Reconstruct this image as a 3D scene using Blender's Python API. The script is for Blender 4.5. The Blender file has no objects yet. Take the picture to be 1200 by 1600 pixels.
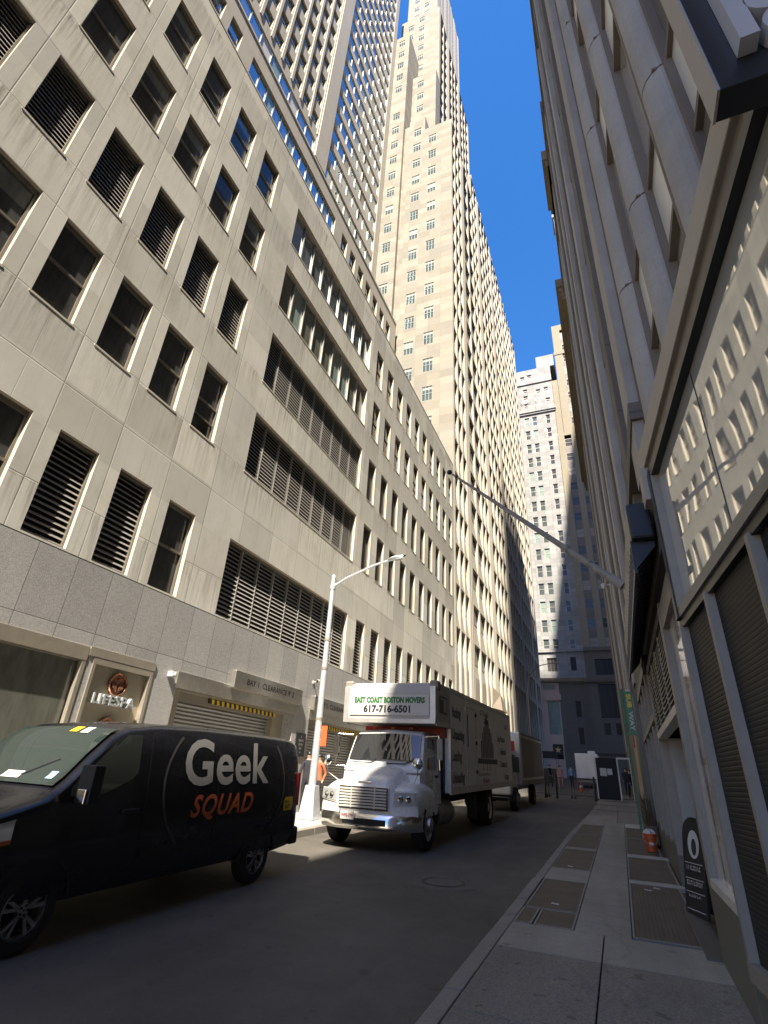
import bpy, bmesh, math, random
from mathutils import Vector, Matrix
random.seed(7)
sc = bpy.context.scene
col = sc.collection
R = math.radians
# ------------------------------------------------------------------ camera
CAMH = 1.8
cd = bpy.data.cameras.new('camera'); cam = bpy.data.objects.new('camera', cd); col.objects.link(cam)
cd.sensor_fit = 'AUTO'; cd.sensor_width = 36.0; cd.lens = 812.0/1600*36.0
cd.clip_start = 0.05; cd.clip_end = 2000
cm = Matrix(((0.92494413, 0.12603667, 0.35859882), (0.37621392, -0.43817265, -0.8163748), (0.05423503, 0.89001095, -0.45270197))).to_4x4()
cm.translation = (0, 0, CAMH); cam.matrix_world = cm
sc.camera = cam
# ------------------------------------------------------------------ sky, sun, exposure
SUN = Vector((1.0, -4.4, 5.4)).normalized()
w = bpy.data.worlds.new('World'); sc.world = w; w.use_nodes = True
nt = w.node_tree; bg = nt.nodes['Background']
sky = nt.nodes.new('ShaderNodeTexSky'); sky.sky_type = 'NISHITA'; sky.sun_disc = False
sky.sun_elevation = math.asin(SUN.z); sky.sun_rotation = math.atan2(SUN.x, SUN.y)
sky.air_density = 1.0; sky.dust_density = 0.3; sky.ozone_density = 4.0; sky.altitude = 0
hs = nt.nodes.new('ShaderNodeHueSaturation'); hs.inputs['Saturation'].default_value = 1.32
nt.links.new(sky.outputs[0], hs.inputs['Color']); tn = nt.nodes.new('ShaderNodeMix'); tn.data_type = 'RGBA'; tn.blend_type = 'MULTIPLY'; tn.inputs[0].default_value = 1.0; tn.inputs[7].default_value = (1.0, 0.84, 0.98, 1)
nt.links.new(hs.outputs[0], tn.inputs[6]); nt.links.new(tn.outputs[2], bg.inputs[0]); bg.inputs[1].default_value = 0.115
sd = bpy.data.lights.new('sun', 'SUN'); sd.energy = 4.2; sd.angle = R(0.5); sd.color = (1.0, 0.965, 0.92)
so = bpy.data.objects.new('sun', sd); col.objects.link(so)
so.rotation_euler = SUN.to_track_quat('Z', 'Y').to_euler(); so.location = (20, -60, 120)
vs = sc.view_settings; vs.view_transform = 'Standard'; vs.look = 'None'; vs.exposure = 1.75; vs.gamma = 1.0; vs.use_curve_mapping = False
vs.use_white_balance = True; vs.white_balance_temperature = 7600; vs.white_balance_tint = 10
sc.cycles.max_bounces = 8; sc.cycles.diffuse_bounces = 5; sc.cycles.glossy_bounces = 4; sc.cycles.transparent_max_bounces = 8

# ------------------------------------------------------------------ ground profile
def gz(y):
    if y < 40: return 0.03*y
    if y < 75: return 1.2 + 0.045*(y-40)
    return 1.2 + 0.045*35

# ------------------------------------------------------------------ materials
def newmat(name):
    m = bpy.data.materials.new(name); m.use_nodes = True
    n = m.node_tree; b = n.nodes['Principled BSDF']
    return m, n, b
def N(n, t, **kw):
    x = n.nodes.new(t)
    for k, v in kw.items(): setattr(x, k, v)
    return x
def L(n, a, b): n.links.new(a, b)
def math_(n, op, a, b=None, c=None):
    x = N(n, 'ShaderNodeMath', operation=op)
    for i, v in enumerate((a, b, c)):
        if v is None: continue
        if isinstance(v, (int, float)): x.inputs[i].default_value = v
        else: L(n, v, x.inputs[i])
    return x.outputs[0]
def ramp(n, fac, p0, p1, c0=(0,0,0,1), c1=(1,1,1,1)):
    x = N(n, 'ShaderNodeValToRGB'); L(n, fac, x.inputs[0])
    x.color_ramp.elements[0].position = p0; x.color_ramp.elements[1].position = p1
    x.color_ramp.elements[0].color = c0; x.color_ramp.elements[1].color = c1
    return x.outputs[0]
def noise(n, vec, scale, detail=4, rough=0.6):
    x = N(n, 'ShaderNodeTexNoise'); x.inputs['Scale'].default_value = scale
    x.inputs['Detail'].default_value = detail; x.inputs['Roughness'].default_value = rough
    if vec is not None: L(n, vec, x.inputs['Vector'])
    return x.outputs[0]
def mapping(n, vec, sx=1, sy=1, sz=1, loc=(0,0,0)):
    x = N(n, 'ShaderNodeMapping'); L(n, vec, x.inputs['Vector'])
    x.inputs['Scale'].default_value = (sx, sy, sz); x.inputs['Location'].default_value = loc
    return x.outputs[0]
def mixc(n, fac, a, b, mode='MIX'):
    x = N(n, 'ShaderNodeMix', data_type='RGBA', blend_type=mode)
    for s, v in ((x.inputs[0], fac), (x.inputs[6], a), (x.inputs[7], b)):
        if isinstance(v, (int, float)): s.default_value = v
        elif isinstance(v, tuple): s.default_value = v if len(v) == 4 else v+(1,)
        else: L(n, v, s)
    return x.outputs[2]
def plain(name, c, rough=0.6, metal=0.0, var=0.0, scale=6.0, spec=0.5, bump=0.0, coat=0.0):
    m, n, b = newmat(name)
    b.inputs['Base Color'].default_value = c+(1,); b.inputs['Roughness'].default_value = rough
    b.inputs['Metallic'].default_value = metal; b.inputs['Specular IOR Level'].default_value = spec
    b.inputs['Coat Weight'].default_value = coat; b.inputs['Coat Roughness'].default_value = 0.04
    tc = N(n, 'ShaderNodeTexCoord').outputs['Object']
    if var > 0:
        f = noise(n, tc, scale, 6, 0.65)
        f = ramp(n, f, 0.3, 0.7)
        d = tuple(x*(1-var) for x in c); l = tuple(min(1, x*(1+var)) for x in c)
        L(n, mixc(n, f, d, l), b.inputs['Base Color'])
        r = math_(n, 'MULTIPLY_ADD', f, 0.2*var+0.05, rough-0.05); L(n, r, b.inputs['Roughness'])
    if bump > 0:
        bp = N(n, 'ShaderNodeBump'); bp.inputs['Strength'].default_value = 0.6; bp.inputs['Distance'].default_value = bump
        L(n, noise(n, tc, scale*8, 5, 0.7), bp.inputs['Height']); L(n, bp.outputs[0], b.inputs['Normal'])
    return m
def joint_mask(n, coord, off, pitch, width):
    # 1 on the joint line, 0 elsewhere
    f = math_(n, 'DIVIDE', math_(n, 'SUBTRACT', coord, off), pitch)
    f = math_(n, 'FRACT', math_(n, 'ADD', f, 1000.5))
    d = math_(n, 'MULTIPLY', math_(n, 'ABSOLUTE', math_(n, 'SUBTRACT', f, 0.5)), pitch)
    x = N(n, 'ShaderNodeMapRange'); L(n, d, x.inputs[0])
    x.inputs[1].default_value = width*0.5; x.inputs[2].default_value = width; x.inputs[3].default_value = 1; x.inputs[4].default_value = 0
    return x.outputs[0]
def stone(name, c, var=0.12, rough=0.8, vj=None, hj=None, hj2=None, vj2=None, jw=0.012, jdark=0.55, streak=0.25, speck=0.0, bump=0.004, block=None, streak_col=None, spec=0.3, sill=None):
    """stone cladding. vj/hj = (offset, pitch) of joints along local x and z"""
    m, n, b = newmat(name)
    tc = N(n, 'ShaderNodeTexCoord').outputs['Object']
    sp = N(n, 'ShaderNodeSeparateXYZ'); L(n, tc, sp.inputs[0])
    x, z = sp.outputs[0], sp.outputs[2]
    f = ramp(n, noise(n, tc, 0.7, 8, 0.7), 0.25, 0.75)
    cc = mixc(n, f, tuple(v*(1-var) for v in c), tuple(min(1, v*(1+var)) for v in c))
    f2 = ramp(n, noise(n, mapping(n, tc, 6, 6, 9), 3.0, 6, 0.7), 0.3, 0.7)
    cc = mixc(n, math_(n, 'MULTIPLY', f2, 0.35), cc, tuple(v*(1-var*1.2) for v in c))
    if block:
        # every slab a slightly different tone
        bx = math_(n, 'FLOOR', math_(n, 'DIVIDE', math_(n, 'SUBTRACT', x, block[0]), block[1]))
        bz = math_(n, 'FLOOR', math_(n, 'DIVIDE', math_(n, 'SUBTRACT', z, block[2]), block[3]))
        cb = N(n, 'ShaderNodeCombineXYZ'); L(n, bx, cb.inputs[0]); L(n, bz, cb.inputs[1])
        wn = N(n, 'ShaderNodeTexWhiteNoise', noise_dimensions='2D'); L(n, cb.outputs[0], wn.inputs['Vector'])
        g = math_(n, 'MULTIPLY_ADD', wn.outputs[0], 0.30, 0.85)
        hsv = N(n, 'ShaderNodeHueSaturation'); L(n, cc, hsv.inputs['Color']); L(n, g, hsv.inputs['Value'])
        sat = math_(n, 'MULTIPLY_ADD', wn.outputs[1], 0.5, 0.75); L(n, sat, hsv.inputs['Saturation'])
        cc = hsv.outputs[0]
    if streak > 0:
        s = noise(n, mapping(n, tc, 2.6, 2.6, 0.13), 1.6, 6, 0.72)
        s = ramp(n, s, 0.5, 0.78)
        s2 = ramp(n, noise(n, tc, 0.22, 3, 0.5), 0.38, 0.62)
        s = math_(n, 'MULTIPLY', math_(n, 'MULTIPLY', s, s2), streak)
        cc = mixc(n, s, cc, streak_col or tuple(v*0.45 for v in c))
    if sill:
        # run-off stains hanging below the sills
        t = math_(n, 'FRACT', math_(n, 'ADD', math_(n, 'DIVIDE', math_(n, 'SUBTRACT', sill[0], z), sill[1]), 1000.0))
        k = ramp(n, t, 0.0, 0.42, (1,1,1,1), (0,0,0,1))
        s = ramp(n, noise(n, mapping(n, tc, 5.0, 5.0, 0.25), 1.7, 6, 0.75), 0.46, 0.74)
        s3 = ramp(n, noise(n, mapping(n, tc, .55, .55, .3), 1.0, 2, 0.5), 0.35, 0.6)
        s = math_(n, 'MULTIPLY', math_(n, 'MULTIPLY', s, k), math_(n, 'MULTIPLY', s3, 1.35))
        cc = mixc(n, s, cc, streak_col)
        bl = ramp(n, noise(n, mapping(n, tc, 1, 1, .6), .9, 7, 0.72), 0.52, 0.72)
        cc = mixc(n, math_(n, 'MULTIPLY', bl, 0.34), cc, (0.30, 0.26, 0.20))
    if speck > 0:
        v = N(n, 'ShaderNodeTexVoronoi'); v.inputs['Scale'].default_value = 85; L(n, tc, v.inputs['Vector'])
        sv = N(n, 'ShaderNodeSeparateColor'); L(n, v.outputs['Color'], sv.inputs[0])
        k = ramp(n, sv.outputs[0], 0.2, 0.9)
        cc = mixc(n, math_(n, 'MULTIPLY', k, speck), cc, tuple(min(1, q*1.9) for q in c))
        k2 = ramp(n, sv.outputs[1], 0.6, 0.9)
        cc = mixc(n, math_(n, 'MULTIPLY', k2, speck), cc, tuple(q*0.35 for q in c))
    j = None
    for coord, spec_ in ((x, vj), (z, hj), (z, hj2), (x, vj2)):
        if spec_:
            q = joint_mask(n, coord, spec_[0], spec_[1], jw if spec_ is not vj2 else jw*.5)
            if spec_ is vj2: q = math_(n, 'MULTIPLY', q, .6)
            j = q if j is None else math_(n, 'MAXIMUM', j, q)
    if j is not None:
        cc = mixc(n, math_(n, 'MULTIPLY', j, 1-jdark), cc, tuple(v*0.35 for v in c))
    L(n, cc, b.inputs['Base Color'])
    b.inputs['Roughness'].default_value = rough; b.inputs['Specular IOR Level'].default_value = spec
    bp = N(n, 'ShaderNodeBump'); bp.inputs['Strength'].default_value = 0.5; bp.inputs['Distance'].default_value = 0.02
    h = math_(n, 'MULTIPLY', noise(n, tc, 14, 8, 0.7), bump/0.02)
    if j is not None: h = math_(n, 'SUBTRACT', h, math_(n, 'MULTIPLY', j, 0.6))
    L(n, h, bp.inputs['Height']); L(n, bp.outputs[0], b.inputs['Normal'])
    return m
def glass(name, c, rough=0.03, wav=0.0, wscale=0.8, spec=0.8, metal=0.0, streaks=0.0):
    m, n, b = newmat(name)
    tc = N(n, 'ShaderNodeTexCoord').outputs['Object']
    b.inputs['Base Color'].default_value = c+(1,); b.inputs['Roughness'].default_value = rough
    b.inputs['Specular IOR Level'].default_value = spec; b.inputs['IOR'].default_value = 1.55; b.inputs['Metallic'].default_value = metal
    if streaks > 0:
        f = ramp(n, noise(n, mapping(n, tc, 3, 3, 0.7), 2.0, 5, 0.7), 0.35, 0.75)
        L(n, mixc(n, math_(n, 'MULTIPLY', f, streaks), c, tuple(min(1, v*2+.03) for v in c)), b.inputs['Base Color'])
    if wav > 0:
        bp = N(n, 'ShaderNodeBump'); bp.inputs['Strength'].default_value = 1.0; bp.inputs['Distance'].default_value = wav
        L(n, noise(n, tc, wscale, 1.5, 0.4), bp.inputs['Height']); L(n, bp.outputs[0], b.inputs['Normal'])
    return m
M = {}
M['lime'] = stone('limestone_cladding', (0.585, 0.58, 0.53), 0.10, 0.85, vj=(0.73, 1.54), hj=(9.92, 3.545), hj2=(12.14, 3.545), vj2=(1.50, 1.54), jw=0.016, streak=0.30, bump=0.004, sill=(9.92, 3.545), block=(0.73, 1.54, 0.42, 1.18), streak_col=(0.17, 0.145, 0.12))
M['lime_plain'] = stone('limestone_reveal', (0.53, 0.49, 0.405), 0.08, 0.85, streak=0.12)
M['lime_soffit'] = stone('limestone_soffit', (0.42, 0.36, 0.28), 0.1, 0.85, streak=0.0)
M['granite'] = stone('grey_granite', (0.345, 0.345, 0.34), 0.16, 0.45, vj=(0.0, 0.86), hj=(4.04, 20), jw=0.010, jdark=0.2, streak=0.35, speck=0.38, bump=0.002, block=(0, 0.86, 4.04, 5), spec=0.4)
M['granite_lt'] = stone('pale_granite', (0.36, 0.36, 0.36), 0.12, 0.45, vj=(0.0, 0.5), jw=0.008, streak=0.1, speck=0.7, bump=0.001)
M['tower'] = stone('tower_limestone', (0.275, 0.258, 0.220), 0.10, 0.85, vj=(0.0, 1.25), hj=(0.0, 0.86), jw=0.010, jdark=0.65, streak=0.3, bump=0.003, block=(0, 1.25, 0, 0.86), streak_col=(0.36, 0.30, 0.21))
M['flute'] = stone('fluted_limestone', (0.46, 0.43, 0.37), 0.10, 0.85, hj=(0.0, 1.63), jw=0.012, jdark=0.7, streak=0.25, bump=0.002)
M['slab2'] = stone('upper_limestone', (0.47, 0.44, 0.385), 0.08, 0.85, vj=(0.0, 1.6), hj=(0.0, 1.8), jw=0.014, streak=0.2, bump=0.003)
M['marble'] = stone('white_marble', (0.29, 0.295, 0.295), 0.2, 0.7, hj=(0.0, 0.82), vj=(0.0, 1.3), jw=0.03, jdark=0.5, streak=0.5, bump=0.004, block=(0, 1.3, 0, 0.82))
M['beige'] = stone('beige_brick', (0.28, 0.25, 0.19), 0.10, 0.85, hj=(0.0, 0.5), jw=0.02, streak=0.3, bump=0.003)
M['darkstone'] = stone('grey_base_stone', (0.155, 0.142, 0.122), 0.12, 0.8, hj=(0.0, 0.9), vj=(0, 1.8), jw=0.02, streak=0.3)
M['pink'] = stone('pink_granite', (0.50, 0.36, 0.30), 0.1, 0.6, streak=0.1, speck=0.3)
M['browncornice'] = stone('brown_terracotta', (0.22, 0.18, 0.125), 0.2, 0.85, streak=0.4, bump=0.01)
M['grime'] = stone('grimy_grey_stone', (0.17, 0.155, 0.135), 0.2, 0.85, hj=(0.0, 1.5), jw=0.02, streak=0.7, bump=0.008)
M['pilaster'] = stone('pale_grey_stone', (0.36, 0.345, 0.315), 0.24, 0.75, streak=0.7, speck=0.05, bump=0.003)
M['brownstone'] = stone('brown_side_stone', (0.19, 0.16, 0.13), 0.12, 0.8, streak=0.4)
M['travertine'] = stone('veined_stone_trim', (0.40, 0.36, 0.30), 0.18, 0.6, streak=0.4)
M['whitepanel'] = plain('white_spandrel_panel', (0.62, 0.62, 0.58), 0.35, 0, 0.06, 2)
M['alu'] = plain('grey_aluminium', (0.23, 0.212, 0.178), 0.55, 0.0, 0.12, 5)
M['alu_lt'] = plain('pale_aluminium', (0.56, 0.54, 0.49), 0.42, 0.1, 0.1, 5)
M['steel'] = plain('brushed_steel', (0.48, 0.46, 0.42), 0.33, 0.85, 0.12, 8)
M['champagne'] = plain('champagne_metal', (0.50, 0.46, 0.38), 0.38, 0.6, 0.08, 6)
M['galv'] = plain('galvanised_steel', (0.62, 0.66, 0.68), 0.42, 0.55, 0.12, 9)
M['chrome'] = plain('chrome', (0.74, 0.73, 0.71), 0.17, 1.0, 0.1, 5)
M['black'] = plain('black_metal', (0.018, 0.019, 0.022), 0.4, 0.2, 0.2, 6)
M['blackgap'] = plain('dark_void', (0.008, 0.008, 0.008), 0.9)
M['blade'] = plain('bronze_louver_blade', (0.30, 0.285, 0.275), 0.5, 0.1, 0.12, 8)
M['blade_lt'] = plain('grey_louver_blade', (0.36, 0.35, 0.335), 0.5, 0.1, 0.12, 8)
M['frame'] = plain('bronze_window_frame', (0.20, 0.18, 0.15), 0.45, 0.4, 0.1, 8)
M['frame_lt'] = plain('pale_window_frame', (0.50, 0.49, 0.45), 0.4, 0.4, 0.08, 8)
M['teal_frame'] = plain('teal_window_frame', (0.22, 0.30, 0.30), 0.5, 0, 0.1, 8)
M['glass_dark'] = glass('dark_window_glass', (0.045, 0.046, 0.048), 0.09, 0.006, 0.9, 0.22, streaks=0.5)
M['glass_blue'] = glass('reflective_blue_glass', (0.36, 0.43, 0.47), 0.02, 0.012, 0.55, 0.9, 0.82)
M['glass_teal'] = glass('pale_teal_glass', (0.20, 0.27, 0.25), 0.12, 0.006, 0.6, 0.9, streaks=0.4)
M['glass_grey'] = glass('grey_tinted_glass', (0.10, 0.105, 0.09), 0.10, 0.006, 0.6, 0.9, streaks=0.5)
M['glass_mirror'] = glass('mirror_shop_glass', (0.64, 0.64, 0.60), 0.02, 0.006, 0.8, 0.9, 0.5)
M['glass_far'] = glass('office_window_glass', (0.10, 0.125, 0.13), 0.06, 0.01, 0.5, 0.9, 0.25)
M['glass_void'] = glass('unlit_window_glass', (0.012, 0.013, 0.015), 0.25, 0, 1, 0.12)
M['pole_paint'] = plain('dull_grey_pole_paint', (0.27, 0.262, 0.24), 0.6, 0, 0.2, 7)
M['glass_flute'] = glass('dim_office_glass', (0.05, 0.052, 0.05), 0.2, 0.004, 0.5, 0.2)
M['glass_van'] = glass('van_side_glass', (0.028, 0.034, 0.032), 0.04, 0, 1, 0.7)
M['spandrel_grey'] = plain('grey_spandrel', (0.17, 0.165, 0.16), 0.7, 0, 0.12, 2)
M['panel_brown'] = plain('brown_grey_panel', (0.17, 0.145, 0.12), 0.5, 0, 0.15, 2)
M['glass_black'] = glass('black_glass', (0.012, 0.013, 0.014), 0.06, 0.0, 1, 0.5)
M['blind'] = plain('grey_blind', (0.33, 0.33, 0.31), 0.8, 0, 0.1, 4)
M['blind_w'] = plain('white_blind', (0.66, 0.66, 0.62), 0.8, 0, 0.1, 4)
M['rubber'] = plain('tyre_rubber', (0.022, 0.022, 0.022), 0.85, 0, 0.3, 14)
M['paint_black'] = plain('gloss_black_paint', (0.006, 0.0065, 0.009), 0.25, 0, 0.3, 1.2, spec=0.5, coat=0.35)
M['plastic_black'] = plain('black_plastic', (0.02, 0.02, 0.021), 0.6, 0, 0.2, 12)
M['paint_white'] = plain('white_truck_paint', (0.68, 0.68, 0.66), 0.3, 0, 0.05, 2.5, coat=0.4)
M['box_white'] = plain('white_box_panel', (0.78, 0.775, 0.745), 0.45, 0, 0.09, 1.6)
M['attic_white'] = plain('box_panel_dimmed_for_sun', (0.42, 0.42, 0.405), 0.45, 0, 0.09, 1.6)  # same white as the box, darkened in colour where direct sun strikes
M['box_trim'] = plain('aluminium_box_rail', (0.55, 0.54, 0.51), 0.38, 0.6, 0.12, 6)
M['alloy'] = plain('alloy_rim', (0.42, 0.41, 0.39), 0.35, 0.85, 0.08, 8)
M['red'] = plain('red_paint', (0.36, 0.025, 0.02), 0.45, 0, 0.1, 4)
M['maroon'] = plain('maroon_lettering', (0.22, 0.02, 0.03), 0.5)
M['green'] = plain('green_lettering', (0.012, 0.13, 0.025), 0.5)
M['signgreen'] = plain('green_sign_panel', (0.012, 0.16, 0.055), 0.4, 0, 0.1, 3)
M['postgreen'] = plain('green_painted_post', (0.03, 0.13, 0.07), 0.5, 0, 0.3, 12)
M['yellow'] = plain('yellow_plastic', (0.72, 0.50, 0.03), 0.45, 0, 0.05, 4)
M['gold'] = plain('gold_star', (0.70, 0.52, 0.13), 0.4)
M['orange'] = plain('orange_plastic', (0.46, 0.085, 0.02), 0.5, 0, 0.15, 5)
M['orange_sign'] = plain('orange_panel', (0.60, 0.10, 0.03), 0.5, 0, 0.05, 4)
M['decal_orange'] = plain('orange_lettering', (0.60, 0.125, 0.045), 0.45)
M['decal_grey'] = plain('grey_lettering', (0.50, 0.50, 0.50), 0.4, 0, 0.05, 3)
M['van_letter'] = plain('grey_vinyl_lettering', (0.25, 0.25, 0.252), 0.4, 0, 0.08, 3)
M['tail_red'] = plain('dark_red_lens', (0.16, 0.01, 0.012), 0.25)
M['decal_ring'] = plain('dark_grey_ring', (0.06, 0.06, 0.062), 0.4)
M['ink'] = plain('black_lettering', (0.018, 0.018, 0.02), 0.5)
M['ink_grey'] = plain('grey_printing', (0.12, 0.11, 0.105), 0.55)
M['white'] = plain('white_lettering', (0.48, 0.48, 0.465), 0.5, 0, 0.04, 4)
M['copper'] = plain('copper_relief', (0.42, 0.20, 0.13), 0.3, 0.75, 0.12, 9)
M['beigepanel'] = plain('beige_panel', (0.40, 0.355, 0.27), 0.55, 0.1, 0.06, 3)
M['shutter'] = plain('ribbed_shutter_grey', (0.30, 0.30, 0.29), 0.5, 0.3, 0.12, 2)
M['warmwall'] = plain('warm_plaster', (0.33, 0.29, 0.23), 0.8, 0, 0.1, 2)
M['plinth'] = plain('olive_grey_plinth', (0.115, 0.115, 0.095), 0.55, 0, 0.15, 2)
M['doorgrey'] = plain('grey_door_panel', (0.30, 0.30, 0.285), 0.5, 0, 0.1, 2)
M['poster'] = plain('poster_pale', (0.42, 0.42, 0.42), 0.35, 0, 0.2, 3)
M['skin'] = plain('skin', (0.42, 0.26, 0.19), 0.6)
M['cloth_dark'] = plain('dark_cloth', (0.02, 0.021, 0.027), 0.9)
M['cloth_blue'] = plain('light_blue_cloth', (0.20, 0.33, 0.48), 0.9)
M['cloth_pink'] = plain('pink_cloth', (0.50, 0.22, 0.20), 0.9)
M['hivis'] = plain('orange_vest', (0.34, 0.11, 0.05), 0.8)
M['wood'] = plain('dead_stems', (0.10, 0.075, 0.05), 0.9, 0, 0.3, 10)
M['roof'] = plain('dark_roofing', (0.07, 0.07, 0.07), 0.9, 0, 0.2, 1)
M['lens'] = glass('lamp_lens', (0.55, 0.57, 0.57), 0.12, 0, 1, 0.8, 0.5)
# asphalt / pavements
def ground_mat(name, c, var, rough, s1=0.35, s2=60, crack=0.0, spots=0.0, agg=0.45):
    m, n, b = newmat(name)
    tc = N(n, 'ShaderNodeTexCoord').outputs['Object']
    f = ramp(n, noise(n, tc, s1, 8, 0.7), 0.3, 0.7)
    cc = mixc(n, f, tuple(v*(1-var) for v in c), tuple(v*(1+var) for v in c))
    g = ramp(n, noise(n, tc, s2, 3, 0.7), 0.35, 0.7)
    cc = mixc(n, math_(n, 'MULTIPLY', g, agg), cc, tuple(v*1.7 for v in c))
    ag = ramp(n, noise(n, mapping(n, tc, 1, 1, 1, (3, 7, 0)), s2*1.7, 2, 0.6), 0.55, 0.68)
    cc = mixc(n, math_(n, 'MULTIPLY', ag, agg), cc, tuple(v*0.45 for v in c))
    # oily wheel streaks along the street
    st = ramp(n, noise(n, mapping(n, tc, 1.1, 0.07, 1), 1.3, 5, 0.6), 0.45, 0.7)
    cc = mixc(n, math_(n, 'MULTIPLY', st, 0.4), cc, tuple(v*0.6 for v in c))
    if spots > 0:
        v = ramp(n, noise(n, tc, 5.5, 2, 0.5), 0.68, 0.72)
        cc = mixc(n, math_(n, 'MULTIPLY', v, spots), cc, tuple(q*0.45 for q in c))
    h = noise(n, tc, s2*1.5, 4, 0.8)
    if crack > 0:
        vo = N(n, 'ShaderNodeTexVoronoi', feature='DISTANCE_TO_EDGE'); vo.inputs['Scale'].default_value = 0.33
        wv = N(n, 'ShaderNodeVectorMath', operation='ADD')
        nz = N(n, 'ShaderNodeTexNoise'); nz.inputs['Scale'].default_value = 1.5; L(n, tc, nz.inputs['Vector'])
        L(n, tc, wv.inputs[0]); L(n, nz.outputs['Color'], wv.inputs[1]); L(n, wv.outputs[0], vo.inputs['Vector'])
        k = ramp(n, vo.outputs['Distance'], 0.0, 0.012, (1,1,1,1), (0,0,0,1))
        cc = mixc(n, math_(n, 'MULTIPLY', k, crack), cc, tuple(q*0.4 for q in c))
        h = math_(n, 'SUBTRACT', h, math_(n, 'MULTIPLY', k, crack*2))
    L(n, cc, b.inputs['Base Color']); b.inputs['Roughness'].default_value = rough; b.inputs['Specular IOR Level'].default_value = 0.35
    bp = N(n, 'ShaderNodeBump'); bp.inputs['Strength'].default_value = 0.6; bp.inputs['Distance'].default_value = 0.008
    L(n, h, bp.inputs['Height']); L(n, bp.outputs[0], b.inputs['Normal'])
    return m
M['asphalt'] = ground_mat('asphalt', (0.083, 0.077, 0.067), 0.48, 0.8, 0.55, 70, 0.05, 0.45)
M['asphalt_patch'] = ground_mat('patched_asphalt', (0.098, 0.093, 0.083), 0.25, 0.85, 0.8, 60, 0.3, 0.2)
M['concrete'] = ground_mat('pavement_concrete', (0.25, 0.238, 0.20), 0.24, 0.85, 0.9, 45, 0.25, 0.5)
M['concrete_dk'] = ground_mat('rough_pavement_concrete', (0.168, 0.158, 0.134), 0.28, 0.85, 0.7, 38, 0.25, 0.6, 0.85)
M['concrete_lt'] = ground_mat('pale_pavement_concrete', (0.33, 0.32, 0.30), 0.16, 0.8, 0.8, 45, 0.2, 0.3)
M['kerbstone'] = ground_mat('kerb_concrete', (0.20, 0.188, 0.165), 0.2, 0.8, 1.2, 40, 0.3, 0.3)
M['slate'] = plain('dark_slate_slab', (0.06, 0.06, 0.062), 0.5, 0, 0.3, 6)
def grate_mat(name, c, axes=(1, 0), pitch=.05):
    m, n, b = newmat(name)
    tc = N(n, 'ShaderNodeTexCoord').outputs['Object']; sp = N(n, 'ShaderNodeSeparateXYZ'); L(n, tc, sp.inputs[0])
    k = joint_mask(n, sp.outputs[axes[0]], 0, pitch, 0.016)
    k2 = joint_mask(n, sp.outputs[axes[1]], 0, pitch, 0.012)
    k = math_(n, 'MAXIMUM', k, k2)
    f = ramp(n, noise(n, tc, 2.0, 6, 0.7), 0.3, 0.7)
    cc = mixc(n, f, tuple(v*0.7 for v in c), tuple(v*1.35 for v in c))
    L(n, mixc(n, math_(n, 'MULTIPLY', k, 0.18), cc, tuple(v*0.4 for v in c)), b.inputs['Base Color'])
    b.inputs['Roughness'].default_value = 0.62; b.inputs['Metallic'].default_value = 0.3
    bp = N(n, 'ShaderNodeBump'); bp.inputs['Distance'].default_value = 0.006; bp.inputs['Strength'].default_value = 0.5; L(n, k, bp.inputs['Height']); L(n, bp.outputs[0], b.inputs['Normal'])
    return m
M['grate'] = grate_mat('brown_steel_plate', (0.072, 0.058, 0.05))
M['mesh'] = grate_mat('black_ribbed_screen', (0.015, 0.014, 0.013), (2, 2), .035)

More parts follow.
